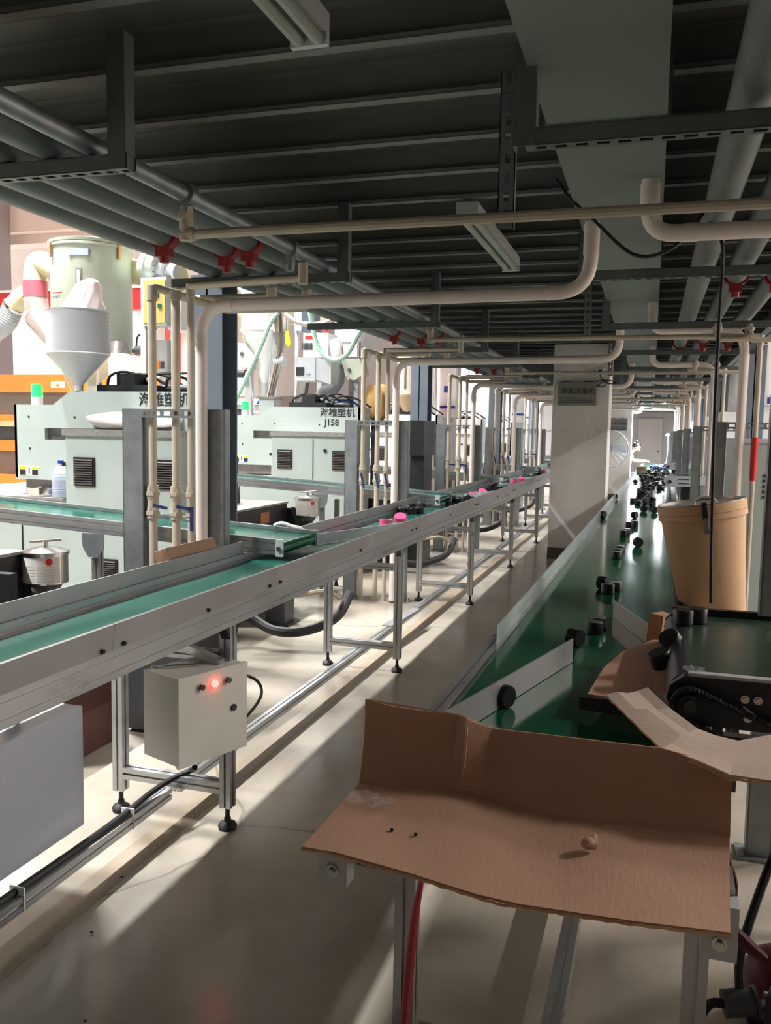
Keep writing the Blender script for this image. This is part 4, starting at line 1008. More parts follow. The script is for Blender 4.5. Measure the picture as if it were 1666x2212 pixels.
# grease pots
def pot(k):
    Y=3.33*k; x,y=-2.80,3.46+Y; dz=.0 if k==0 else .03
    t=thing('grease_pot','%s steel grease pot with white label and T handle on a machine base'%ORD[k],'grease pot',(x,y,.70+dz))
    b=MB().cyl((x,y,.735+dz),(x,y,.885+dz),.105,n=28).build('canister',STEEL,t)
    MB().lathe((x,y,.883+dz),[(.0001,.030),(.05,.024),(.10,.008),(.112,.006),(.112,-.008),(.1,-.01)],28).build('lid',STEEL,b)
    MB().cyl((x,y,.905+dz),(x,y,.935+dz),.013,n=10).cyl((x-.075,y-.02,.93+dz),(x+.075,y+.02,.945+dz),.0065,n=8).build('t_handle',STEEL,t)
    # wrapped label: partial cylinder
    vs=[];n=12
    for i in range(n+1):
        a=-2.25+2.0*i/n; vs+=[(x+.1065*math.cos(a),y+.1065*math.sin(a),.742+dz),(x+.1065*math.cos(a),y+.1065*math.sin(a),.868+dz)]
    lb=MB().add(vs,[(2*i,2*i+2,2*i+3,2*i+1) for i in range(n)]).build('paper_label',LABELW,b)
    q=MB()
    for r in range(6):
        for a0,a1 in ((-2.1,-1.4),(-1.25,-.5)):
            zz=.752+r*.014+dz; c0=[(x+.1072*math.cos(a0+(a1-a0)*i/4),y+.1072*math.sin(a0+(a1-a0)*i/4)) for i in range(5)]
            for i in range(4): q.add([(*c0[i],zz),(*c0[i+1],zz),(*c0[i+1],zz+.003),(*c0[i],zz+.003)],[(0,1,2,3)])
    q.build('label_print',GREYP,lb)
    a=-.75; q=MB().cyl((x+.1055*math.cos(a),y+.1055*math.sin(a),.848+dz),(x+.1085*math.cos(a),y+.1085*math.sin(a),.848+dz),.017,n=14); q.build('red_stamp',REDP,lb)
    MB().cyl((x,y,.69+dz),(x,y,.735+dz),.06,.085,n=16).box(x-.04,y-.03,.60+dz,x+.04,y+.03,.70+dz).cyl((x-.02,y-.03,.60+dz),(x-.02,y-.03,.68+dz),.012,n=8).build('pump_body',DGREY,t)
    g=MB().cyl((x+.05,y-.05,.655+dz),(x+.057,y-.072,.655+dz),.028,n=18).build('gauge',STEEL,t)
    MB().cyl((x+.057,y-.072,.655+dz),(x+.0575,y-.0735,.655+dz),.023,n=18).build('gauge_face',LABELW,g)
    MB().box(x-.17,y-.03,.62+dz,x+.01,y+.05,.63+dz).box(x-.17,y+.04,.50+dz,x+.0,y+.05,.80+dz).prism([(x-.165,.80+dz),(x-.04,.80+dz),(x-.02,.66+dz),(x-.165,.66+dz)],'xz',y-.075,y-.07).build('mounting_bracket',BLACKM,t)
for k in range(3): pot(k)
# ---------------- bowl, bottle, sack on machine 1
t=thing('steel_bowl','dented steel bowl on the chequer plate left of the water bottle','bowl',(-4.069,5.050,1.004))
c=(-4.09,5.05,1.0)
MB().lathe(c,[(.0001,.004),(.09,.004),(.105,.06),(.112,.062),(.1,.0),(.0001,0.)],28).build('bowl_body',STEEL,t)
t=thing('water_bottle','large clear plastic water bottle beside the pale mint cabinet','bottle',(-3.905,5.0,1.0))
c=(-3.905,5.0,1.0)
MB().lathe(c,[(.0001,0),(.055,0),(.06,.01),(.06,.05),(.056,.055),(.06,.06),(.06,.15),(.055,.155),(.058,.165),(.03,.215),(.018,.22),(.018,.235)],24).build('bottle_body',BOTTLE,t)
MB().cyl((c[0],c[1],1.235),(c[0],c[1],1.255),.021,n=16).build('bottle_cap',BLUEP,t)
def sack(name,c,sx,sy,sz,mat,lab,cat='sack',seed=1):
    bm=bmesh.new(); bmesh.ops.create_icosphere(bm,subdivisions=4,radius=1); q=random.Random(seed)
    ph=[(Vector((q.gauss(0,1),q.gauss(0,1),q.gauss(0,1)))*3,q.random()*6) for _ in range(6)]
    for v in bm.verts:
        d=v.co.copy(); f=1+.05*sum(math.sin(d.dot(a)+b) for a,b in ph)
        p=Vector((abs(d.x)**.6*math.copysign(1,d.x),abs(d.y)**.7*math.copysign(1,d.y),abs(d.z)**.75*math.copysign(1,d.z)))*f
        v.co=Vector((p.x*sx,p.y*sy,max(-sz,p.z*sz)))
    vs=[tuple(Vector(c)+v.co) for v in bm.verts]; fs=[tuple(v.index for v in f.verts) for f in bm.faces]; bm.free()
    zmin=min(v[2] for v in vs); vs=[(a,b,cz-zmin+c[2]) for a,b,cz in vs]
    return tag(MB().add(vs,fs).build(name,mat,ang=60),lab,cat)
sack('white_sack',(-3.35,5.14,1.476),.36,.16,.062,WPLAS,'white plastic sack lying on top of the nearest mint cabinet',seed=4)
# ---------------- hoppers
def dryer(c,r,z0,z1,zt,zc,lab,mat=CREAMG,det=True):
    x,y=c
    t=thing('hopper_dryer',lab,'hopper',(x,y,zt))
    MB().lathe((x,y,0),[(r*.12,zc),(r*.14,zc+.03),(r*.96,z0-.02),(r,z0),(r,z1)],40).build('hopper_body',mat,t)
    MB().lathe((x,y,0),[(r*1.0,z0-.01),(r*1.06,z0-.005),(r*1.06,z0+.012),(r,z0+.014)],40).build('cone_flange',mat,t)
    MB().lathe((x,y,0),[(r,z1-.05),(r*1.04,z1-.045),(r*1.04,z1-.03),(r*1.01,z1-.025),(r*1.04,z1-.02),(r*1.05,z1),(r*.9,z1+.012),(.001,z1+.02)],40).build('lid',mat,t)
    if det:
        for a in (-2.1,-.25):
            px,py=x+r*1.05*math.cos(a),y+r*1.05*math.sin(a)
            MB().obb((px,py,z1-.08),(math.cos(a)*.008,math.sin(a)*.008,0),(-math.sin(a)*.012,math.cos(a)*.012,0),(0,0,.055)).build('latch',M('brass latch','b08a5c',.4,.5),t)
        a=-1.25; px,py=x+r*math.cos(a),y+r*math.sin(a); u=Vector((-math.sin(a),math.cos(a),0)); n=Vector((math.cos(a),math.sin(a),0))
        f=MB().obb((px,py,(z0+z1)/2+.1),u*.022,n*.006,(0,0,.085)).build('sight_glass_frame',SLOTM,t)
        MB().obb((px+n.x*.004,py+n.y*.004,(z0+z1)/2+.1),u*.011,n*.006,(0,0,.068)).build('sight_glass',LABELW,f)
        l=MB().obb((px-.0,py-.002,z1-.11),u*.075,n*.004,(0,0,.025)).build('name_label',M('pale blue label','9fb0cf',.5,0,.1,30),t)
        text('ᛁИ人ЯƬГ',.001,PRINT,l,(0,0,-5)) if False else None
    MB().cyl((x,y,zt),(x,y,zc+.01),r*.16,n=14).box(x-r*.35,y-r*.35,zt-.005,x+r*.35,y+r*.35,zt+.02).build('feed_throat',GREYP,t)
    for s in ((-1,-1),(1,-1),(1,1),(-1,1)):
        MB().cyl((x+s[0]*r*.3,y+s[1]*r*.3,zt),(x+s[0]*r*.66,y+s[1]*r*.66,z0-.02),.009,n=6).build('strut',GREYP,t)
    return t
h1=(-4.265,5.870,2.656)
t=dryer((h1[0],h1[1]),.305,2.08,2.905,1.70,1.80,'large pale cream dryer hopper behind the white sack, topmost at left')
lab=[o for o in t.children if o.name.startswith('name_label')][0]
text('功人电厂冰',.036,PRINTB,lab,(h1[0]+.02,h1[1]-.3095,2.785),xdir=(1,.33,0))
# loader funnel in front
l1=(-3.834,5.120,2.008)
lx,ly=l1[0],l1[1]
t=thing('feed_funnel','grey white open feed funnel holding a white sack, in front of the big hopper','hopper',(lx,ly,1.74))
MB().lathe((lx,ly,0),[(.028,1.735),(.03,1.78),(.208,1.985),(.213,1.99),(.213,2.275),(.219,2.28),(.219,2.285),(.207,2.285),(.207,1.99),(.03,1.80)],40).build('funnel_body',M('satin white funnel','aeb2b6',.35,.1,.04,3),t)
MB().lathe((lx,ly,0),[(.215,1.988),(.219,1.991),(.215,1.996)],40).build('seam_ring',WHITEP,t)
MB().cyl((lx-.1,ly+.02,1.88),(lx-.04,ly+.02,1.735),.008,n=6).build('brace',GREYP,t)
bm=bmesh.new(); bmesh.ops.create_icosphere(bm,subdivisions=4,radius=1)
vs=[]
for v in bm.verts:
    d=v.co; zz=max(0,d.z); h=math.hypot(d.x,d.y)+1e-6; e=min(1,h*1.9)/h; r_=(1-zz*.62)*e; wr=1+.07*math.sin(5*math.atan2(d.y,d.x)+6*zz)+.04*math.sin(11*math.atan2(d.y,d.x)-9*zz); vs.append((lx+.03+d.x*.17*r_*wr+zz*.055,ly+d.y*.15*r_*wr,2.25+(zz*.25+.05*max(0,d.x)*zz if d.z>0 else d.z*.1)))
fs=[tuple(v.index for v in f.verts) for f in bm.faces]; bm.free()
t=thing('white_sack','pinkish white resin sack standing in the feed funnel','sack',(lx,ly,2.2))
MB().add(vs,fs).build('sack_body',M('pinkish white sack','ecdcdc',.55,0,.05,5,.3,9),t,ang=60)
MB().obb((lx-.075,ly-.118,2.395),(.04,-.004,.0),(0,.002,0),(0,0,.004)).build('printed_line',REDP,t)
text('ТЗУЯЕТ',.024,PRINTB,t,(lx-.118,ly-.135,2.355),xdir=(1,-.1,0))
# elbow ducts at left, red sleeve, metal chute
t=thing('air_hose_assembly','cream duct elbow with red sleeve and metal chute left of the big hopper','duct',(-5.0,6.0,2.3))
MB().tube(fillet([(-4.758,6.100,2.769),(-4.971,6.100,2.871),(-4.985,6.100,2.675)],.2,6),.095,n=18).build('elbow',CREAMD,t)
p=Vector((-4.985,6.100,2.690)); q=Vector((-4.984,6.100,2.557))
MB().cyl(p,q,.1,n=24).build('red_sleeve',M('rose red sleeve','b5505c',.45,0,.06,5),t)
q2=Vector((-4.965,6.100,2.378)); q3=Vector((-4.720,6.050,2.084))
MB().tube([q,q2,q3],[.098,.098,.03],n=20).build('metal_chute',M('satin duct metal','b5aaa4',.35,.5,.1,4),t)
MB().cyl((q2.x-.04,q2.y-.1,q2.z+.04),(q2.x-.04,q2.y-.085,q2.z+.04),.02,n=12).build('inlet_stub',GREYP,t)
a=Vector((-5.229,6.300,2.567)); b=Vector((-5.426,6.300,2.484))
pts=smooth([(-5.196,6.250,2.617),(-5.334,6.250,2.515),(-5.435,6.250,2.367),(-5.687,6.250,2.231)],6)
MB().tube(pts[:8],.085,n=18).build('cream_pipe',CREAMD,t)
m=MB(); rs=[.088+.004*(i%2) for i in range(40)]
pp=[]; 
for i in range(40):
    u=i/39*(len(pts)-7); j=min(int(u),len(pts)-8); f=u-j; pp.append(Vector(pts[6+j]).lerp(Vector(pts[7+j]),f))
m.tube(pp,rs,n=18).build('ribbed_hose',HOSEC,t)
MB().cyl(Vector(pts[6])-Vector((.01,0,.01)),Vector(pts[6])+Vector((.005,0,.005)),.095,n=18).build('hose_clip',STEEL,t)
# horizontal cream ducts
def hduct(a,b,r,lab):
    tag(MB().cyl(a,b,r,n=24).build('cream_duct',CREAMD),lab,'duct')
hduct((-4.125,6.100,2.753),(-3.603,6.100,2.662),.10,'thick cream duct leaving the right side of the big hopper')
hduct((-5.014,9.600,2.907),(-3.769,9.600,2.798),.09,'cream duct behind the steel suction loader')
# blower
t=thing('blower','pale green round blower with ribbed housing right of the big hopper','blower',(-3.734,5.900,2.730))
p=Vector((-3.808,5.900,2.743)); q=Vector((-3.565,5.900,2.689)); u=(q-p).normalized()
MB().lathe(p,[(.0001,0),(.10,0),(.115,.02),(.118,.06),(.105,.07),(.118,.08),(.112,.13),(.09,.14),(.0001,.14)],28,axis=u).build('housing',M('pale green casting','bdc9bd',.4,0,.05,4),t)
MB().lathe(p+u*.14,[(.0001,0),(.07,0),(.07,.05),(.035,.06),(.035,.12),(.055,.13),(.055,.15),(.0001,.15)],20,axis=u).build('motor',GREYP,t)
m=MB()
for i in range(14):
    a=2*PI*i/14; o=p+u*.15; 
    hx=u.cross(Vector((0,0,1))).normalized(); hy=u.cross(hx); c=o+hx*.095*math.cos(a)+hy*.095*math.sin(a); m.obb(c,u*.015,hx*.003,hy*.003)
m.build('cooling_fin',DGREY,t)
MB().tube([p-Vector((0,0,.1)),(-3.777,5.900,2.504),(-3.783,5.900,1.937)],.02,n=8).build('support_post',GREYP,t)
# yellow control box
def boxpx(name,lab,cat,a,b,dep,mat,parts=()):
    t=thing(name,lab,cat,((a[0]+b[0])/2,a[1],b[2]))
    o=MB().bbox(min(a[0],b[0]),a[1],min(a[2],b[2]),max(a[0],b[0]),a[1]+dep,max(a[2],b[2]),.006).build('casing',mat,t)
    for nm,p,q,mt in parts:
        MB().box(p[0],a[1]-.006,q[2],q[0],a[1]-.0005,p[2]).build(nm,mt,t)
    return t
t=boxpx('dryer_control_box','mustard faced dryer control box behind the beige risers','control box',(-3.748,5.750,2.618),(-3.520,5.750,2.259),.12,GREYP,
 [('front_panel',(-3.720,5.750,2.596),(-3.532,5.750,2.280),YPANEL)])
a=(-3.630,5.740,2.557); b=(-3.588,5.740,2.467)
MB().box(a[0],a[1]-.004,b[2],b[0],a[1]+.003,a[2]).build('display',M('teal display','35606e',.3),t)
a=(-3.592,5.740,2.420); b=(-3.564,5.740,2.388)
MB().box(a[0],a[1]-.004,b[2],b[0],a[1]+.003,a[2]).build('green_switch',GRNB,t)
p=Vector((-3.768,5.800,2.280)); MB().box(p.x-.015,p.y,1.4,p.x+.03,p.y+.04,p.z+.01).build('support_post',GREYP,t)
t=boxpx('white_box','white equipment box with vent slots right of the mustard control box','box',(-3.851,6.300,2.623),(-3.724,6.300,2.295),.2,WHITEP)
p=(-3.840,6.300,2.297); MB().box(p[0],p[1]+.02,1.2,p[0]+.04,p[1]+.06,p[2]).build('support_post',GREYP,t)
# nozzle vessel glowing
t=thing('melt_hood','clear sight hood lit amber inside, at the foot of the big hopper','hood',(-3.952,5.750,1.927))
p=(-3.939,5.750,1.927); q=(-3.938,5.750,2.050); q2=(-3.937,5.750,2.144)
MB().cyl((p[0],p[1],1.60),(p[0],p[1],q[2]),.075,.08,n=20).build('lit_window',AMBER,t)
MB().cyl((p[0],p[1],q[2]),(p[0],p[1],q2[2]),.085,.06,n=20).build('steel_cap',SLOTM,t)
# small motors and arms right of it
t=thing('valve_motor','dark valve motor on an arm right of the lit amber hood','motor',(-3.864,5.900,2.080))
p=Vector((-3.885,5.900,2.088)); MB().cyl(p,p+Vector((.09,0,0)),.04,n=14).cyl(p+Vector((-.03,0,0)),p,.02,n=10).build('motor_body',DGREY,t)
MB().tube(smooth([p+Vector((0,0,.03)),p+Vector((.02,0,.12)),p+Vector((.14,.02,.14)),p+Vector((.2,.05,.3))],4),.008,n=6).build('cord',RUB,t)
MB().box(p.x+.02,p.y-.02,1.55,p.x+.05,p.y+.02,p.z-.03).build('support_post',GREYP,t)
t=boxpx('small_hopper','slanted grey loader box with orange and grey labels behind the risers','hopper',(-3.917,6.200,2.202),(-3.794,6.200,1.940),.2,GREYP,
 [('orange_label',(-3.901,6.200,2.034),(-3.867,6.200,1.974),ORANGE),('grey_label',(-3.858,6.200,2.030),(-3.824,6.200,1.974),DGREY)])
p=(-3.867,6.200,1.940); MB().box(p[0]-.03,p[1]+.05,1.0,p[0]+.03,p[1]+.11,p[2]).build('support_post',GREYP,t)
# ---------------- red robot beam and orange machine
t=thing('robot_beam','red robot traverse beam high behind the big hopper','beam',(-6.674,9.200,3.144))
a=(-7.715,9.200,3.290); b=(-5.417,9.200,2.971)
MB().box(a[0]-1.4,9.2,2.92,b[0],9.35,3.17).build('beam_body',REDP,t)
MB().box(a[0]-1.4,9.19,3.17,b[0],9.36,3.20).build('top_rail',WHITEP,t)
for x in (a[0]-.9,b[0]-.25): MB().box(x,9.2,0,x+.14,9.34,2.92).build('post',M('red post','b0322f',.45,0,.06,3),t)
t=thing('robot_beam','farther red robot beam above the second hopper','beam',(-4.4,12.8,3.3))
MB().box(-7.5,12.6,3.30,-3.0,12.75,3.45).build('beam_body',REDP,t)
for x in (-6.9,-3.4): MB().box(x,12.6,0,x+.14,12.74,3.30).build('post',REDP,t)
t=thing('injection_moulding_machine','large orange injection machine behind the nearest mint one at left','machine',(-8,9.6,0))
MB().box(-10.6,9.0,1.90,-6.0,10.0,2.12).build('upper_panel',ORANGE,t)
MB().box(-10.6,9.05,1.62,-6.0,9.95,1.90).build('safety_window',M('smoky window','6f6358',.25,0,.1,2),t)
MB().box(-10.6,9.0,1.50,-6.0,10.0,1.62).box(-10.6,9.0,.55,-6.0,10.0,.86).build('middle_panel',ORANGE,t)
MB().box(-10.6,8.97,1.47,-6.0,9.0,1.54).build('cover_strip',M('dull yellow guard','c9b98c',.5,0,.1,6),t)
MB().box(-10.6,9.05,1.30,-6.0,9.95,1.50).build('slide_rail',DGREY,t)
MB().box(-10.6,9.02,1.16,-6.0,9.97,1.30).build('rail_cover',ORANGE,t)
MB().box(-10.6,9.07,.86,-6.0,9.95,1.16).build('lower_rail',M('brown grey rail','7d675c',.4,.3,.2,4),t)
MB().box(-10.6,9.0,0,-6.0,10.0,.55).build('base',M('orange base','d07c2c',.45,0,.06,2),t)
for x0,x1 in ((113,148),(150,168)):
    a=(-7.143,8.990,2.023); b=(-6.908,8.990,1.955)
a=(-7.150,8.998,2.035); b=(-6.947,8.998,1.956)
MB().box(a[0],8.995,b[2],b[0],8.999,a[2]).build('warning_label',LABELW,t)
MB().prism([((a[0]+b[0])/2-.03,b[2]+.02),((a[0]+b[0])/2+.03,b[2]+.02),((a[0]+b[0])/2,a[2]-.02)],'xz',8.992,8.995).build('warning_triangle',ORANGE,t)
a=(-6.558,8.998,2.035); b=(-6.415,8.998,1.957)
MB().box(a[0],8.995,b[2],b[0],8.999,a[2]).build('warning_label',BLUEP,t)
# ---------------- second hopper group
h2=(-4.347,9.200,2.706)
t=dryer((h2[0],h2[1]),.27,2.62,3.3,1.68,2.02,'white dryer hopper behind the green hose and steel loader',WHITEP,False)
t=thing('suction_loader','polished steel vacuum loader cylinder with grey cone and yellow tag','loader',(-3.951,8.750,2.644))
p=Vector((-3.946,8.750,2.683)); x,y=p.x,p.y
MB().lathe((x,y,0),[(.02,2.33),(.03,2.36),(.078,2.52),(.085,2.53),(.085,2.55)],24).build('cone',SLOTM,t)
MB().lathe((x,y,0),[(.078,2.55),(.078,2.90),(.084,2.90),(.084,2.93),(.0001,2.95)],28).build('cylinder',STEEL,t)
a=(-3.824,8.650,2.555); MB().prism([(a[0]-.02,a[2]),(a[0]+.02,a[2]),(a[0]+.045,a[2]-.14),(a[0]+.02,a[2]-.17),(a[0]-.02,a[2]-.13)],'xz',a[1],a[1]+.006).build('yellow_tag',YELL,t)
MB().cyl((x,y,2.34),(-4.068,8.750,1.828),.045,n=18).build('sloped_tube',STEEL,t)
MB().cyl((x-.06,y,2.22),(x+.06,y,2.26),.05,n=14).build('flange',GREYP,t)
p2=(-4.068,8.750,1.828)
MB().box(p2[0]-.09,p2[1]-.09,1.62,p2[0]+.09,p2[1]+.09,p2[2]).build('glass_throat',CLEARG,t)
MB().box(p2[0]-.11,p2[1]-.11,1.60,p2[0]+.11,p2[1]+.11,1.63).box(p2[0]-.11,p2[1]-.11,p2[2],p2[0]+.11,p2[1]+.11,p2[2]+.02).build('throat_flange',SLOTM,t)
t=thing('yellow_sign','yellow sign edge with blue bar behind the first steel column','sign',(-4.664,9.400,2.546))
a=(-4.737,9.400,2.591); b=(-4.597,9.400,2.409)
MB().prism([(a[0],a[2]),(a[0]+.1,a[2]),(b[0]+.03,b[2]+.02),(b[0],b[2]-.05),(a[0]+.08,b[2]+.05)],'xz',9.4,9.41).build('sign_plate',YELL,t)
MB().box(a[0]-.5,9.42,a[2]-.2,a[0]+.02,9.45,a[2]-.14).build('blue_bar',BLUEP,t)
t=thing('loader_hood','pale slanted hood box on the far side of the first steel column','hopper',(-4.553,9.000,2.346))
a=(-4.706,9.000,2.489); b=(-4.348,9.000,2.292); c=(-4.494,9.000,2.188)
MB().prism([(a[0]-.1,a[2]),(a[0]+.2,a[2]-.02),(b[0],b[2]),(c[0]+.02,c[2]),(a[0]-.1,a[2]-.22)],'xz',9.0,9.3).build('casing',CREAMG,t)
p=(-4.536,8.990,2.350); MB().cyl((p[0],8.99,p[2]),(p[0],9.0,p[2]),.022,n=12).build('knob',DGREY,t)
MB().cyl((-4.623,9.000,2.120),(-4.494,9.000,2.120),.045,n=14).build('motor',BLACKM,t)
MB().box(c[0]-.05,9.1,1.5,c[0]+.03,9.16,c[2]).build('support_post',GREYP,t)
def hose(pts,r,mat,lab,nm='hose',n=8):
    return tag(MB().tube(smooth(pts,6),r,n=n).build(nm,mat),lab,'hose')
hose([(-3.937,8.680,2.754),(-4.031,8.660,2.634),(-4.128,8.600,2.356),(-4.269,8.550,2.029),(-4.422,8.500,1.700)],.026,HOSEG,'pale green hose sloping down from the steel loader')
hose([(-3.885,8.600,2.844),(-3.814,8.600,2.720),(-3.641,8.600,2.629),(-3.429,8.600,2.615),(-3.262,8.600,2.660)],.026,M('pale brown hose','b3a79f',.3,0,.05,9),'pale brown hose sagging right of the steel loader')
hose([(-3.547,8.600,2.802),(-3.508,8.600,2.593),(-3.426,8.600,2.349),(-3.266,8.600,2.236),(-3.111,8.600,2.297),(-3.010,8.600,2.464),(-2.936,8.600,2.582)],.026,HOSEG,'pale green hose hanging in a deep loop beside the white control box')
t=boxpx('loader_controller','tall grey control box with dark side above the white box','control box',(-3.869,8.950,2.894),(-3.777,8.950,2.589),.15,GREYP)
a=(-3.780,8.950,2.892); b=(-3.617,8.950,2.581)
MB().box(a[0],8.95,b[2],b[0],9.1,a[2]).build('dark_side_panel',M('slate panel','4b5a63',.35,.1,.06,6),t)
MB().box(a[0]-.1,9.0,1.0,a[0]-.06,9.05,b[2]+.02).build('support_post',GREYP,t)
t=boxpx('mould_heater','white unit with side slots and a red lamp above the white control box','machine',(-3.907,9.300,2.605),(-3.595,9.300,2.328),.3,WHITEP,[('red_badge',(-3.878,9.300,2.573),(-3.774,9.300,2.540),REDP)])
a=(-3.669,9.350,2.617); MB().cyl((a[0],9.4,a[2]-.01),(a[0],9.4,a[2]+.05),.035,n=12).build('red_lamp',REDP,t)
m=MB(); a=(-3.931,9.290,2.446)
for i in range(8): m.box(a[0]+.02+i*.016,9.29,a[2]-.03,a[0]+.026+i*.016,9.299,a[2]+.05)
m.build('vent_slot',DGREY,t)
a=(-3.743,9.400,2.337); MB().box(a[0]-.03,9.4,1.6,a[0]+.03,9.46,a[2]).build('support_post',GREYP,t)
t=boxpx('control_cabinet','white control box with black square window on a steel post','control box',(-3.751,8.700,2.277),(-3.510,8.700,2.028),.25,M('blue white enclosure','c3c9d0',.35,.2,.04,3),[('dark_window',(-3.733,8.700,2.173),(-3.640,8.700,2.083),PRINT)])
a=(-3.513,8.700,2.275); b=(-3.333,8.700,2.018)
MB().prism([(a[0],a[2]),(b[0],a[2]-.03),(b[0],b[2]-.03),(a[0],b[2]+.02)],'xz',8.71,8.95).build('side_panel',GREYP,t)
q=MB()
for xx in (663,668): p=(-3.604,8.690,2.097) if xx==663 else (-3.577,8.690,2.097); q.cyl((p[0],8.69,p[2]),(p[0],8.70,p[2]),.007,n=8)
q.build('button',PRINT,t)
a=(-3.671,8.750,2.011); b=(-3.707,8.750,1.714)
MB().beam(a,b,.10,.10,(0,1,0)).build('support_post',SLOTM,t)
t=thing('steel_elbow_hose','grey ribbed duct elbow right of the white control box','duct',(-3.573,9.300,1.917))
MB().tube(smooth([(-3.449,9.200,2.225),(-3.435,9.200,2.059),(-3.518,9.200,1.954),(-3.614,9.200,1.912),(-3.634,9.200,1.765)],6),.075,n=18).build('elbow',HOSEC,t)
MB().tube(smooth([(-3.512,9.300,2.494),(-3.450,9.200,2.328),(-3.448,9.200,2.173)],5),.065,n=16).build('white_pipe',WHITEP,t)
t=boxpx('dark_frame_panel','white panel in a dark frame beside the third hopper','panel',(-3.544,9.600,2.536),(-3.317,9.600,2.335),.04,SLOTM,[('panel_face',(-3.515,9.600,2.503),(-3.346,9.600,2.357),WHITEP)])
a=(-3.426,9.600,2.336); MB().box(a[0]-.03,9.62,1.5,a[0]+.03,9.65,a[2]).build('support_post',SLOTM,t)
t=thing('loader_hood','cream slanted loader box hanging left of the second riser group','hopper',(-3.270,9.200,2.172))
a=(-3.374,9.100,2.293); b=(-3.138,9.100,2.292); c=(-3.098,9.100,2.124); d=(-3.205,9.100,2.052); e=(-3.288,9.100,2.088)
MB().prism([(p[0],p[2]) for p in (a,b,c,d,e)],'xz',9.1,9.3).build('casing',CREAMG,t)
p=(-3.262,9.100,2.170); MB().cyl((p[0],9.09,p[2]),(p[0],9.1,p[2]),.02,n=12).build('knob',DGREY,t)
MB().box(d[0]-.02,9.15,1.5,d[0]+.03,9.2,d[2]).build('support_post',GREYP,t)
t=thing('hopper_dryer','white dryer hopper right of the deep green hose loop','hopper',(-3.466,9.900,2.610))
p=(-3.513,10.000,2.677)
MB().lathe((p[0],10.0,0),[(.05,2.05),(.25,2.45),(.25,3.1),(.0001,3.12)],32).build('hopper_body',WHITEP,t)
MB().cyl((p[0],10,1.5),(p[0],10,2.07),.05,n=12).build('feed_throat',GREYP,t)
# blue bins, orange cone and small clutter along the top of machine 2
t=thing('blue_tray','dark blue plastic tray lying behind the lettered machine','tray',(-3.394,9.250,1.811))
a=(-3.555,9.300,1.853); b=(-3.215,9.300,1.772)
MB().box(a[0],9.3,b[2],b[0],9.6,b[2]+.01).box(a[0],9.3,b[2],b[0],9.31,a[2]).box(a[0],9.59,b[2],b[0],9.6,a[2]).box(a[0],9.31,b[2],a[0]+.01,9.59,a[2]).box(b[0]-.01,9.31,b[2],b[0],9.59,a[2]).build('tray_body',BLUEP,t)
MB().box(a[0]+.05,9.35,1.4,b[0]-.05,9.55,b[2]).build('tray_stand',DGREY,t)
t=thing('guard_cover','grey metal cover with orange band above the lettered machine','cover',(-3.456,8.900,1.797))
a=(-3.594,8.900,1.827); b=(-3.330,8.900,1.722)
MB().prism([(a[0],b[2]),(b[0],b[2]),(b[0]-.03,(a[2]+b[2])/2+.01),(b[0]-.1,a[2]),(a[0]+.03,a[2]),(a[0],(a[2]+b[2])/2)],'xz',8.85,9.15).build('cover_body',GREYP,t)
MB().box(a[0]+.1,8.843,b[2]-.02,b[0]-.03,8.85,b[2]+.035).build('orange_band',ORANGE,t)
MB().box(a[0]+.03,8.9,1.5,b[0]-.03,9.1,b[2]).build('cover_stand',DGREY,t)
t=thing('warning_strip','grey rail with three warning stickers behind the first column','rail',(-5.032,9.950,1.835))
a=(-5.196,9.950,1.911); b=(-4.328,9.950,1.743)
MB().box(a[0],9.95,b[2],b[0],10.05,a[2]).build('rail_body',M('taupe rail','8c807a',.5,0,.06,4),t)
for x0 in (495,519,547):
    p=(-5.039,9.950,1.876)
for i,xp in enumerate(((-5.189,9.950,1.875),(-5.039,9.950,1.876),(-4.850,9.950,1.877))):
    st=MB().box(xp[0],9.944,xp[2]-.08,xp[0]+.14,9.949,xp[2]).build('warning_label',LABELW,t)
    MB().prism([(xp[0]+.045,xp[2]-.065),(xp[0]+.095,xp[2]-.065),(xp[0]+.07,xp[2]-.02)],'xz',9.941,9.944).build('label_print',YELL if i<2 else BLUEP,st)
MB().box(a[0]+.1,9.97,0,a[0]+.2,10.03,b[2]).box(b[0]-.2,9.97,0,b[0]-.1,10.03,b[2]).build('post',DGREY,t)
# paper bag, beige hopper 3
t=sack('paper_sack',(-2.98,9.25,1.62),.13,.1,.20,PAPER,'crumpled brown paper sack standing among the second riser pipes','sack',7)
t2=thing('sack_stand','dark stand under the brown paper sack','stand',(-2.98,9.25,0))
MB().box(-3.12,9.12,1.58,-2.84,9.38,1.62).build('top_plate',DGREY,t2); MB().box(-3.03,9.2,.886,-2.97,9.3,1.58).build('post',DGREY,t2)
p=(-3.354,11.900,2.366)
t=thing('hopper_dryer','white dryer hopper with beige cone beside the second steel column','hopper',(p[0],p[1],1.7))
MB().lathe((p[0],p[1],0),[(.175,2.02),(.175,2.62),(.0001,2.64)],32).build('hopper_body',M('cream white hopper','dcd6c4',.4,0,.05,3),t)
MB().lathe((p[0],p[1],0),[(.0001,1.70),(.05,1.70),(.06,1.74),(.20,1.98),(.21,2.0),(.21,2.02),(.17,2.02)],32).build('cone',M('beige cone','b9a184',.5,0,.08,3),t)
MB().box(p[0]-.025,p[1]-.19,2.1,p[0]+.0,p[1]-.17,2.5).build('sight_glass',SLOTM,t)
MB().cyl((p[0],p[1],1.4),(p[0],p[1],1.72),.05,n=10).build('feed_throat',GREYP,t)
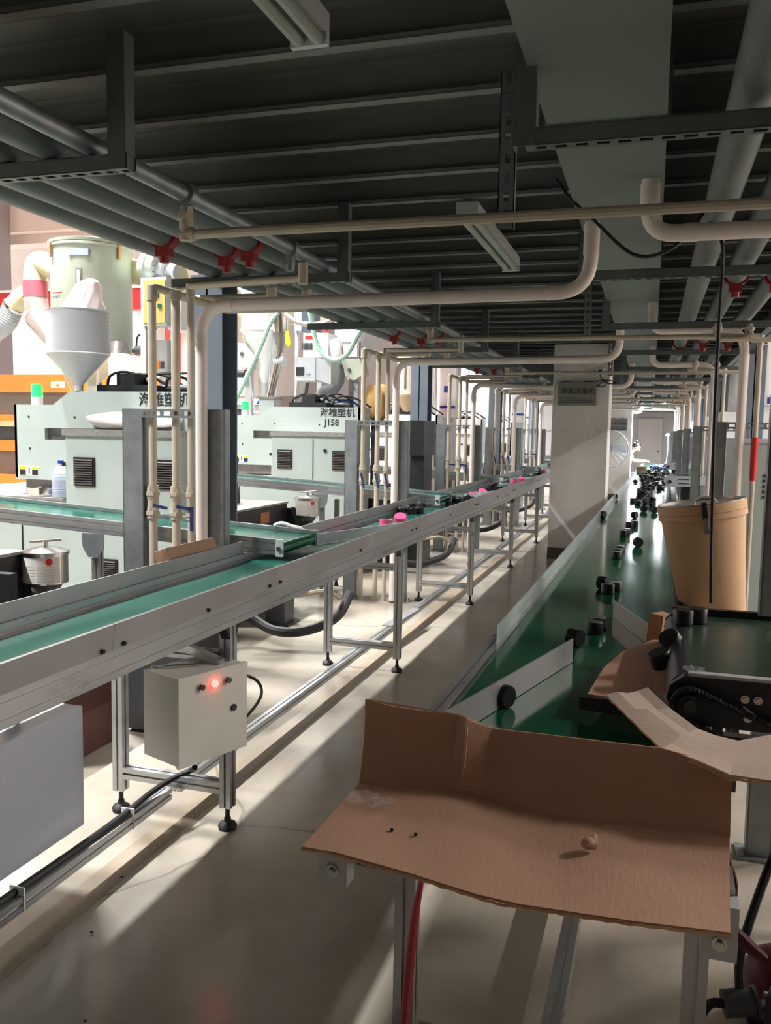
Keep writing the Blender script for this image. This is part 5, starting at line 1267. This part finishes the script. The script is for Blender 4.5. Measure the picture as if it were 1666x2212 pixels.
# black cabinet right of second stand
t=boxpx('black_cabinet','black machine cabinet beside the second pipe stand','cabinet',(-2.525,9.000,1.619),(-2.361,9.000,1.237),.5,BLACKM)
a=(-2.444,9.000,1.234); MB().box(a[0]-.08,9.05,0,a[0]+.08,9.4,a[2]).build('plinth',BLACKM,t)
# white robots / posts farther back: boxes with blue labels
for i,(p,l) in enumerate((((-3.021,12.900,2.227),'nearest white robot arm post with blue label behind the second column'),((-2.637,17.500,2.395),'middle white robot arm post with blue labels in the left hall'),((-2.757,20.500,2.441),'farthest white robot arm post in the left hall'))):
    t=thing('robot_post',l,'robot',(p[0],p[1],0))
    MB().bbox(p[0]-.14,p[1],1.72,p[0]+.14,p[1]+.25,2.55,.02).build('post_body',WHITEP,t)
    MB().box(p[0]-.06,p[1]-.006,2.1,p[0]+.0,p[1],2.2).box(p[0]-.12,p[1]-.006,1.86,p[0]+.12,p[1],1.9).build('blue_label',BLUEP,t)
    MB().box(p[0]-.1,p[1]+.03,0,p[0]+.1,p[1]+.22,1.72).build('pedestal',GREYP,t)
# curtain of strips far (pale machine panels)
for i,y in enumerate((17,20.5,24)):
    t=thing('curtain_frame','%s pale hanging strip curtain far down the left hall'%ORD[i],'curtain',(-3.6,y,0))
    for j in range(8):
        MB().box(-4.2+.16*j,y+.02*(j%2),.2,-4.06+.16*j,y+.005+.02*(j%2),2.9).build('strip',M('pale strip %d%d'%(i,j),'cfdbe6',.3,0,.05,2) if j==0 and i==0 else bpy.data.materials['pale strip 00'],t)
    MB().box(-4.3,y-.03,2.9,-2.9,y+.05,2.95).box(-4.3,y-.02,0,-4.25,y+.04,2.9).box(-2.95,y-.02,0,-2.9,y+.04,2.9).build('frame',ALU,t)
# black rubber hoses below the left conveyor
for k in range(4):
    Y=3.33*k
    hose([(-2.85,5.2+Y,.30),(-2.66,5.35+Y,.20),(-2.42,5.3+Y,.12),(-2.2,5.35+Y,.13),(-2.02,5.45+Y,.22),(-1.98,5.6+Y,.36)],.034,RUB,'%s thick black hose sagging under the left conveyor'%ORD[k],n=10)
    hose([(-2.9,5.1+Y,.42),(-2.6,5.2+Y,.37),(-2.3,5.3+Y,.37),(-2.1,5.4+Y,.40),(-2.02,5.5+Y,.34)],.016,CABLE,'%s thin beige cable above the thick black hose'%ORD[k],n=6)
    t=thing('floor_block','%s dark grey steel foot block under the left machines'%ORD[k],'block',(-2.68,6.0+Y,0))
    MB().box(-2.78,5.92+Y,.02,-2.62,6.1+Y,.42).build('block_body',DGREY,t); MB().box(-2.82,5.9+Y,0,-2.58,6.12+Y,.02).build('foot_plate',BLACKM,t)
# ================================================================ right hall machines
for k in range(7):
    y=6.9+2.9*k
    t=thing('injection_moulding_machine','%s pale mint machine cabinet beyond the right pipe stands'%ORD[k],'machine',(2,y,0))
    MB().bbox(.60 if k<1 else .72,y,.02,3.4,y+.9,1.46,.01).build('cabinet',MINT if k in (0,3,5) else GREYP,t)
    MB().box(.60 if k<1 else .72,y-.01,1.46,3.42,y+.92,1.49).build('cabinet_top',GREYP,t)
    MB().box(.9,y+.2,1.49,2.6,y+.7,1.85).build('upper_housing',WHITEP,t)
    m=MB(); 
    for i in range(5): m.box(.8,y-.006,1.05+.04*i,.95,y-.001,1.07+.04*i)
    m.build('vent_slat',BLACKM,t)
    if k<4:
        MB().lathe((1.5,y+.45,0),[(.04,1.85),(.3,2.25),(.3,2.9),(.0001,2.92)],28).build('hopper',WHITEP,t)
        MB().box(1.15,y+.15,1.86,1.75,y+.19,1.93).build('blue_bar',BLUEP,t)
# right cross conveyors
for k,(y,xe,l) in enumerate(((11.6,.20,'grey framed cross conveyor with rounded nose joining the green belt from the right'),(17.4,.28,'farther grey cross conveyor reaching over the green belt'))):
    t=thing('cross_conveyor',l,'conveyor',(xe,y,.85))
    zc=.99
    MB().prism([(1.8,zc),(xe+.02,zc),(xe-.03,zc-.03),(xe-.04,zc-.07),(xe-.01,zc-.12),(xe+.05,zc-.14),(xe+.3,zc-.13),(xe+.4,zc-.11),(1.8,zc-.11)],'xz',y,y+.012).build('side_plate',GREYP,t)
    MB().prism([(1.8,zc),(xe+.02,zc),(xe-.03,zc-.03),(xe-.04,zc-.07),(xe+.05,zc-.14),(1.8,zc-.11)],'xz',y+.4,y+.412).build('side_plate',GREYP,t)
    MB().box(xe,y+.012,zc-.02,1.8,y+.4,zc-.012).build('belt',GREENB,t)
    MB().cyl((xe+.0,y+.012,zc-.06),(xe+.0,y+.4,zc-.06),.045,n=16).build('end_roller',BLACKM,t)
    q=MB().cyl((xe+.04,y-.012,zc-.075),(xe+.04,y,zc-.075),.024,n=12)
    q.box(xe+.14,y-.006,zc-.045,xe+.28,y,zc-.036).box(xe+.14,y-.006,zc-.10,xe+.28,y,zc-.09); q.build('tension_slot',BLACKM,t)
    MB().box(xe-.1,y-.004,zc+.03,1.8,y+.01,zc+.04).build('top_rail',ALU,t)
    MB().box(.62,y+.03,0,.66,y+.07,zc-.11).box(1.4,y+.03,0,1.44,y+.07,zc-.11).box(.62,y+.34,0,.66,y+.38,zc-.11).build('leg',ALU,t)
    MB().box(.40,y+.1,zc-.32,.54,y+.25,zc-.13).build('drive_motor',BLACKM,t)
# ================================================================ the worker
t=thing('person','seated worker in cream short sleeves, black tied hair, leaning over the far belt end','person',(-.62,22.3,.5))
def skin_body(name,verts,edges,mat,parent,root=0,sub=2):
    me=bpy.data.meshes.new(name); me.from_pydata([v[:3] for v in verts],edges,[])
    o=bpy.data.objects.new(name,me); COL.objects.link(o)
    sk=o.modifiers.new('skin','SKIN'); sk.use_smooth_shade=True
    for i,v in enumerate(verts):
        r=v[3]; me.skin_vertices[0].data[i].radius=(r if not isinstance(r,tuple) else r[0], r if not isinstance(r,tuple) else r[1])
        me.skin_vertices[0].data[i].use_root=(i==root)
    sb=o.modifiers.new('sub','SUBSURF'); sb.levels=sub; sb.render_levels=sub
    bpy.context.view_layer.update(); dg=bpy.context.evaluated_depsgraph_get()
    m2=bpy.data.meshes.new_from_object(o.evaluated_get(dg)); bpy.data.objects.remove(o)
    off=OFF[parent.name]; m2.transform(Matrix.Translation(Vector(off)*-1)); m2.materials.clear(); m2.materials.append(mat)
    m2.shade_smooth(); o=bpy.data.objects.new(name,m2); COL.objects.link(o); o.parent=parent; OFF[name]=off; return o
PX,PY=-.66,22.3
V=[(PX,PY,.52,(.15,.13)),(PX+.03,PY,.68,(.14,.12)),(PX+.08,PY,.85,(.14,.12)),(PX+.14,PY,1.02,(.12,.15)),(PX+.19,PY,1.08,(.05,.05)),(PX+.235,PY,1.14,(.045,.045)),
   (PX+.14,PY-.17,1.03,.055),(PX+.22,PY-.21,.87,.042),(PX+.42,PY-.16,.86,.032),(PX+.48,PY-.14,.87,.026),
   (PX+.14,PY+.17,1.03,.055),(PX+.22,PY+.21,.87,.042),(PX+.42,PY+.12,.87,.032),(PX+.48,PY+.10,.88,.026),
   (PX+.03,PY-.10,.52,.085),(PX+.40,PY-.12,.50,.065),(PX+.38,PY-.12,.12,.045),(PX+.50,PY-.12,.05,.035),
   (PX+.03,PY+.10,.52,.085),(PX+.40,PY+.12,.50,.065),(PX+.38,PY+.12,.12,.045),(PX+.50,PY+.12,.05,.035)]
E_=[(0,1),(1,2),(2,3),(3,4),(4,5),(3,6),(6,7),(7,8),(8,9),(3,10),(10,11),(11,12),(12,13),(0,14),(14,15),(15,16),(16,17),(0,18),(18,19),(19,20),(20,21)]
# fingers, five on each hand
for hi,(w_,sy) in enumerate(((9,1),(13,-1))):
    bx,by,bz,_=V[w_]
    V.append((bx+.05,by,bz-.005,(.022,.038))); pi_=len(V)-1; E_.append((w_,pi_))
    for f in range(4):
        oy=(f-1.5)*.019; L_=(.055,.065,.068,.05)[f]
        V.append((bx+.085,by+oy,bz-.006,.009)); a=len(V)-1; E_.append((pi_,a))
        V.append((bx+.085+L_*.6,by+oy*1.2,bz-.015,.0085)); E_.append((a,a+1)); V.append((bx+.085+L_*.8,by+oy*1.2,bz-.038,.007)); E_.append((a+1,a+2))
    V.append((bx+.05,by+sy*.045,bz-.012,.010)); a=len(V)-1; E_.append((pi_,a)); V.append((bx+.085,by+sy*.055,bz-.025,.008)); E_.append((a,a+1))
body=skin_body('body',V,E_,SKIN,t)
# shirt and trousers as slightly larger skins
S=[(PX,PY,.54,(.16,.14)),(PX+.03,PY,.68,(.152,.132)),(PX+.08,PY,.85,(.152,.132)),(PX+.14,PY,1.02,(.132,.162)),(PX+.14,PY-.17,1.03,.068),(PX+.20,PY-.205,.92,.058),(PX+.14,PY+.17,1.03,.068),(PX+.20,PY+.205,.92,.058)]
skin_body('shirt',S,[(0,1),(1,2),(2,3),(3,4),(4,5),(3,6),(6,7)],SHIRT,t)
Tq=[(PX,PY,.53,(.16,.14)),(PX+.03,PY-.10,.52,.10),(PX+.40,PY-.12,.50,.078),(PX+.38,PY-.12,.14,.056),(PX+.03,PY+.10,.52,.10),(PX+.40,PY+.12,.50,.078),(PX+.38,PY+.12,.14,.056)]
skin_body('trousers',Tq,[(0,1),(1,2),(2,3),(0,4),(4,5),(5,6)],TROUS,t)
hd=Vector((PX+.295,PY,1.215)); fw=Vector((.80,0,-.60)).normalized(); upv=Vector((.60,0,.80)).normalized()
bm=bmesh.new(); bmesh.ops.create_uvsphere(bm,u_segments=24,v_segments=18,radius=1)
vs=[]
for v in bm.verts:
    a,b,c=v.co; jaw=1-.28*max(0,-c)**1.5
    p=hd+fw*(a*.098*jaw+(.012 if c<0 and a>0 else 0))+Vector((0,1,0))*b*.076*jaw+upv*c*.115; vs.append(tuple(p))
fs=[tuple(v.index for v in f.verts) for f in bm.faces]; bm.free()
m=MB().add(vs,fs); m.cyl(hd+fw*.09+upv*.01,hd+fw*.118-upv*.03,.008,.014,n=8)
head=m.build('head',SKIN,t,ang=60)
for s in (-1,1):
    MB().lathe(hd+fw*.088+Vector((0,s*.03,0))+upv*.012,[(.0001,.008),(.008,.006),(.011,0)],10,axis=fw).build('eye',BLACK,head)
    MB().obb(hd+Vector((0,s*.078,0))-upv*.005,fw*.016,Vector((0,.006,0)),upv*.028).build('ear',SKIN,head)
MB().obb(hd+fw*.09-upv*.055,fw*.006,Vector((0,.02,0)),upv*.004).build('mouth',REDB,head)
hv=[];bm=bmesh.new(); bmesh.ops.create_uvsphere(bm,u_segments=24,v_segments=18,radius=1)
for v in bm.verts:
    a,b,c=v.co; q=Vector((a,b,c)); 
    if a>.25 and c<.45: a=.25; 
    hv.append(tuple(hd+fw*(a*.108-.012)+Vector((0,1,0))*b*.086+upv*(c*.12+.012 if c>-.5 else -.5*.12+.012)))
fs=[tuple(v.index for v in f.verts) for f in bm.faces]; bm.free()
m=MB().add(hv,fs); 
bun=hd-fw*.06+upv*.10; bm=bmesh.new(); bmesh.ops.create_uvsphere(bm,u_segments=14,v_segments=10,radius=.05); m.add([tuple(bun+v.co) for v in bm.verts],[tuple(v.index for v in f.verts) for f in bm.faces]); bm.free()
m.build('hair',HAIR,head,ang=60)
MB().obb(hd-fw*.09+upv*.055,fw*.02,Vector((0,.05,0)),upv*.016).build('hair_clip',WHITEP,head)
t=thing('stool','cloth covered stool under the worker','stool',(PX-.02,PY,0))
MB().lathe((PX-.02,PY,.36),[(.0001,0),(.17,0),(.18,.03),(.17,.055),(.0001,.06)],24).build('seat',BEIGES,t)
for a in range(4):
    q=a*PI/2+PI/4; MB().cyl((PX-.02+.12*math.cos(q),PY+.12*math.sin(q),.36),(PX-.02+.17*math.cos(q),PY+.17*math.sin(q),0),.013,n=8).build('leg',GREYP,t)
# work table content: heap of blue parts and a desk lamp
first=None; rr=random.Random(11); used=[]
for i in range(34):
    for tr in range(40):
        x=bt(.07,19.8-BY)[0]+rr.gauss(0,.09); y=19.6+rr.random()*1.9
        if all((x-a)**2+(y-b)**2>.06**2 for a,b in used): used.append((x,y)); break
    if first is None:
        first=MB().lathe((0,0,0),[(.0001,0),(.028,0),(.03,.01),(.022,.06),(.012,.065),(.0001,.065)],14).build('blue_cup',BLUEP,None,off=(0,0,0)); o=first
    else: o=first.copy(); COL.objects.link(o)
    o.location=(x,y,ZB); o.rotation_euler=(0,0,i)
    if i%2: o.rotation_euler=(PI/2,0,i*.6); o.location.z=ZB+.03
    tag(o,'small dark blue plastic part in the pile in front of the seated worker','cap','pile of blue parts by the worker')
t=thing('desk_lamp','bright small desk lamp over the far end of the green belt','lamp',(.33,21.6,.78))
p=Vector((.35,21.6,1.50))
MB().cyl((.33,21.6,.775),(.33,21.6,.79),.07,n=16).tube(smooth([(.33,21.6,.79),(.36,21.6,1.1),(.36,21.6,1.4),(.35,21.6,1.52)],4),.008,n=6).build('lamp_arm',WHITEP,t)
MB().lathe(p,[(.02,.06),(.07,0),(.072,0),(.022,.064)],16).build('lamp_shade',WHITEP,t)
MB().lathe(p,[(.0001,.0),(.05,.005),(.03,.04),(.0001,.05)],16).build('bulb',M('desk bulb','ffffff',.3,emit='f2f6ff',es=40),t)
t=thing('carton_box','open tan carton on the belt edge left of the cap crowd','box',(-.36,17.5,ZB))
bx=bt(-.22,16.0)[0]
MB().box(bx-.09,17.2,ZB,bx+.09,17.6,ZB+.006).box(bx-.09,17.2,ZB,bx+.09,17.206,ZB+.14).box(bx-.09,17.594,ZB,bx+.09,17.6,ZB+.14).box(bx-.09,17.206,ZB,bx-.084,17.594,ZB+.14).box(bx+.084,17.206,ZB,bx+.09,17.594,ZB+.14).build('carton_body',CARDW,t)
MB().box(bx-.092,17.0,ZB+.134,bx+.092,17.2,ZB+.14).build('carton_flap',CARDW,t)

for i,(x,y,l) in enumerate(((-1.52,2.05,'dark crumb on the lit floor below the near floor rail'),(-1.30,1.72,'dark crumb nearest the bottom left of the floor'),(-1.62,2.35,'tiny dark speck on the brown floor tape'),(.05,2.9,'small dark speck on the floor right of the near green belt leg'))):
    v_,f_=crumple((x,y,.006),.007,20+i,2,.6)
    tag(MB().add(v_,f_).build('dark_crumb',M('dark crumb %d'%i,'3a2f28',.8),ang=10),l,'debris')
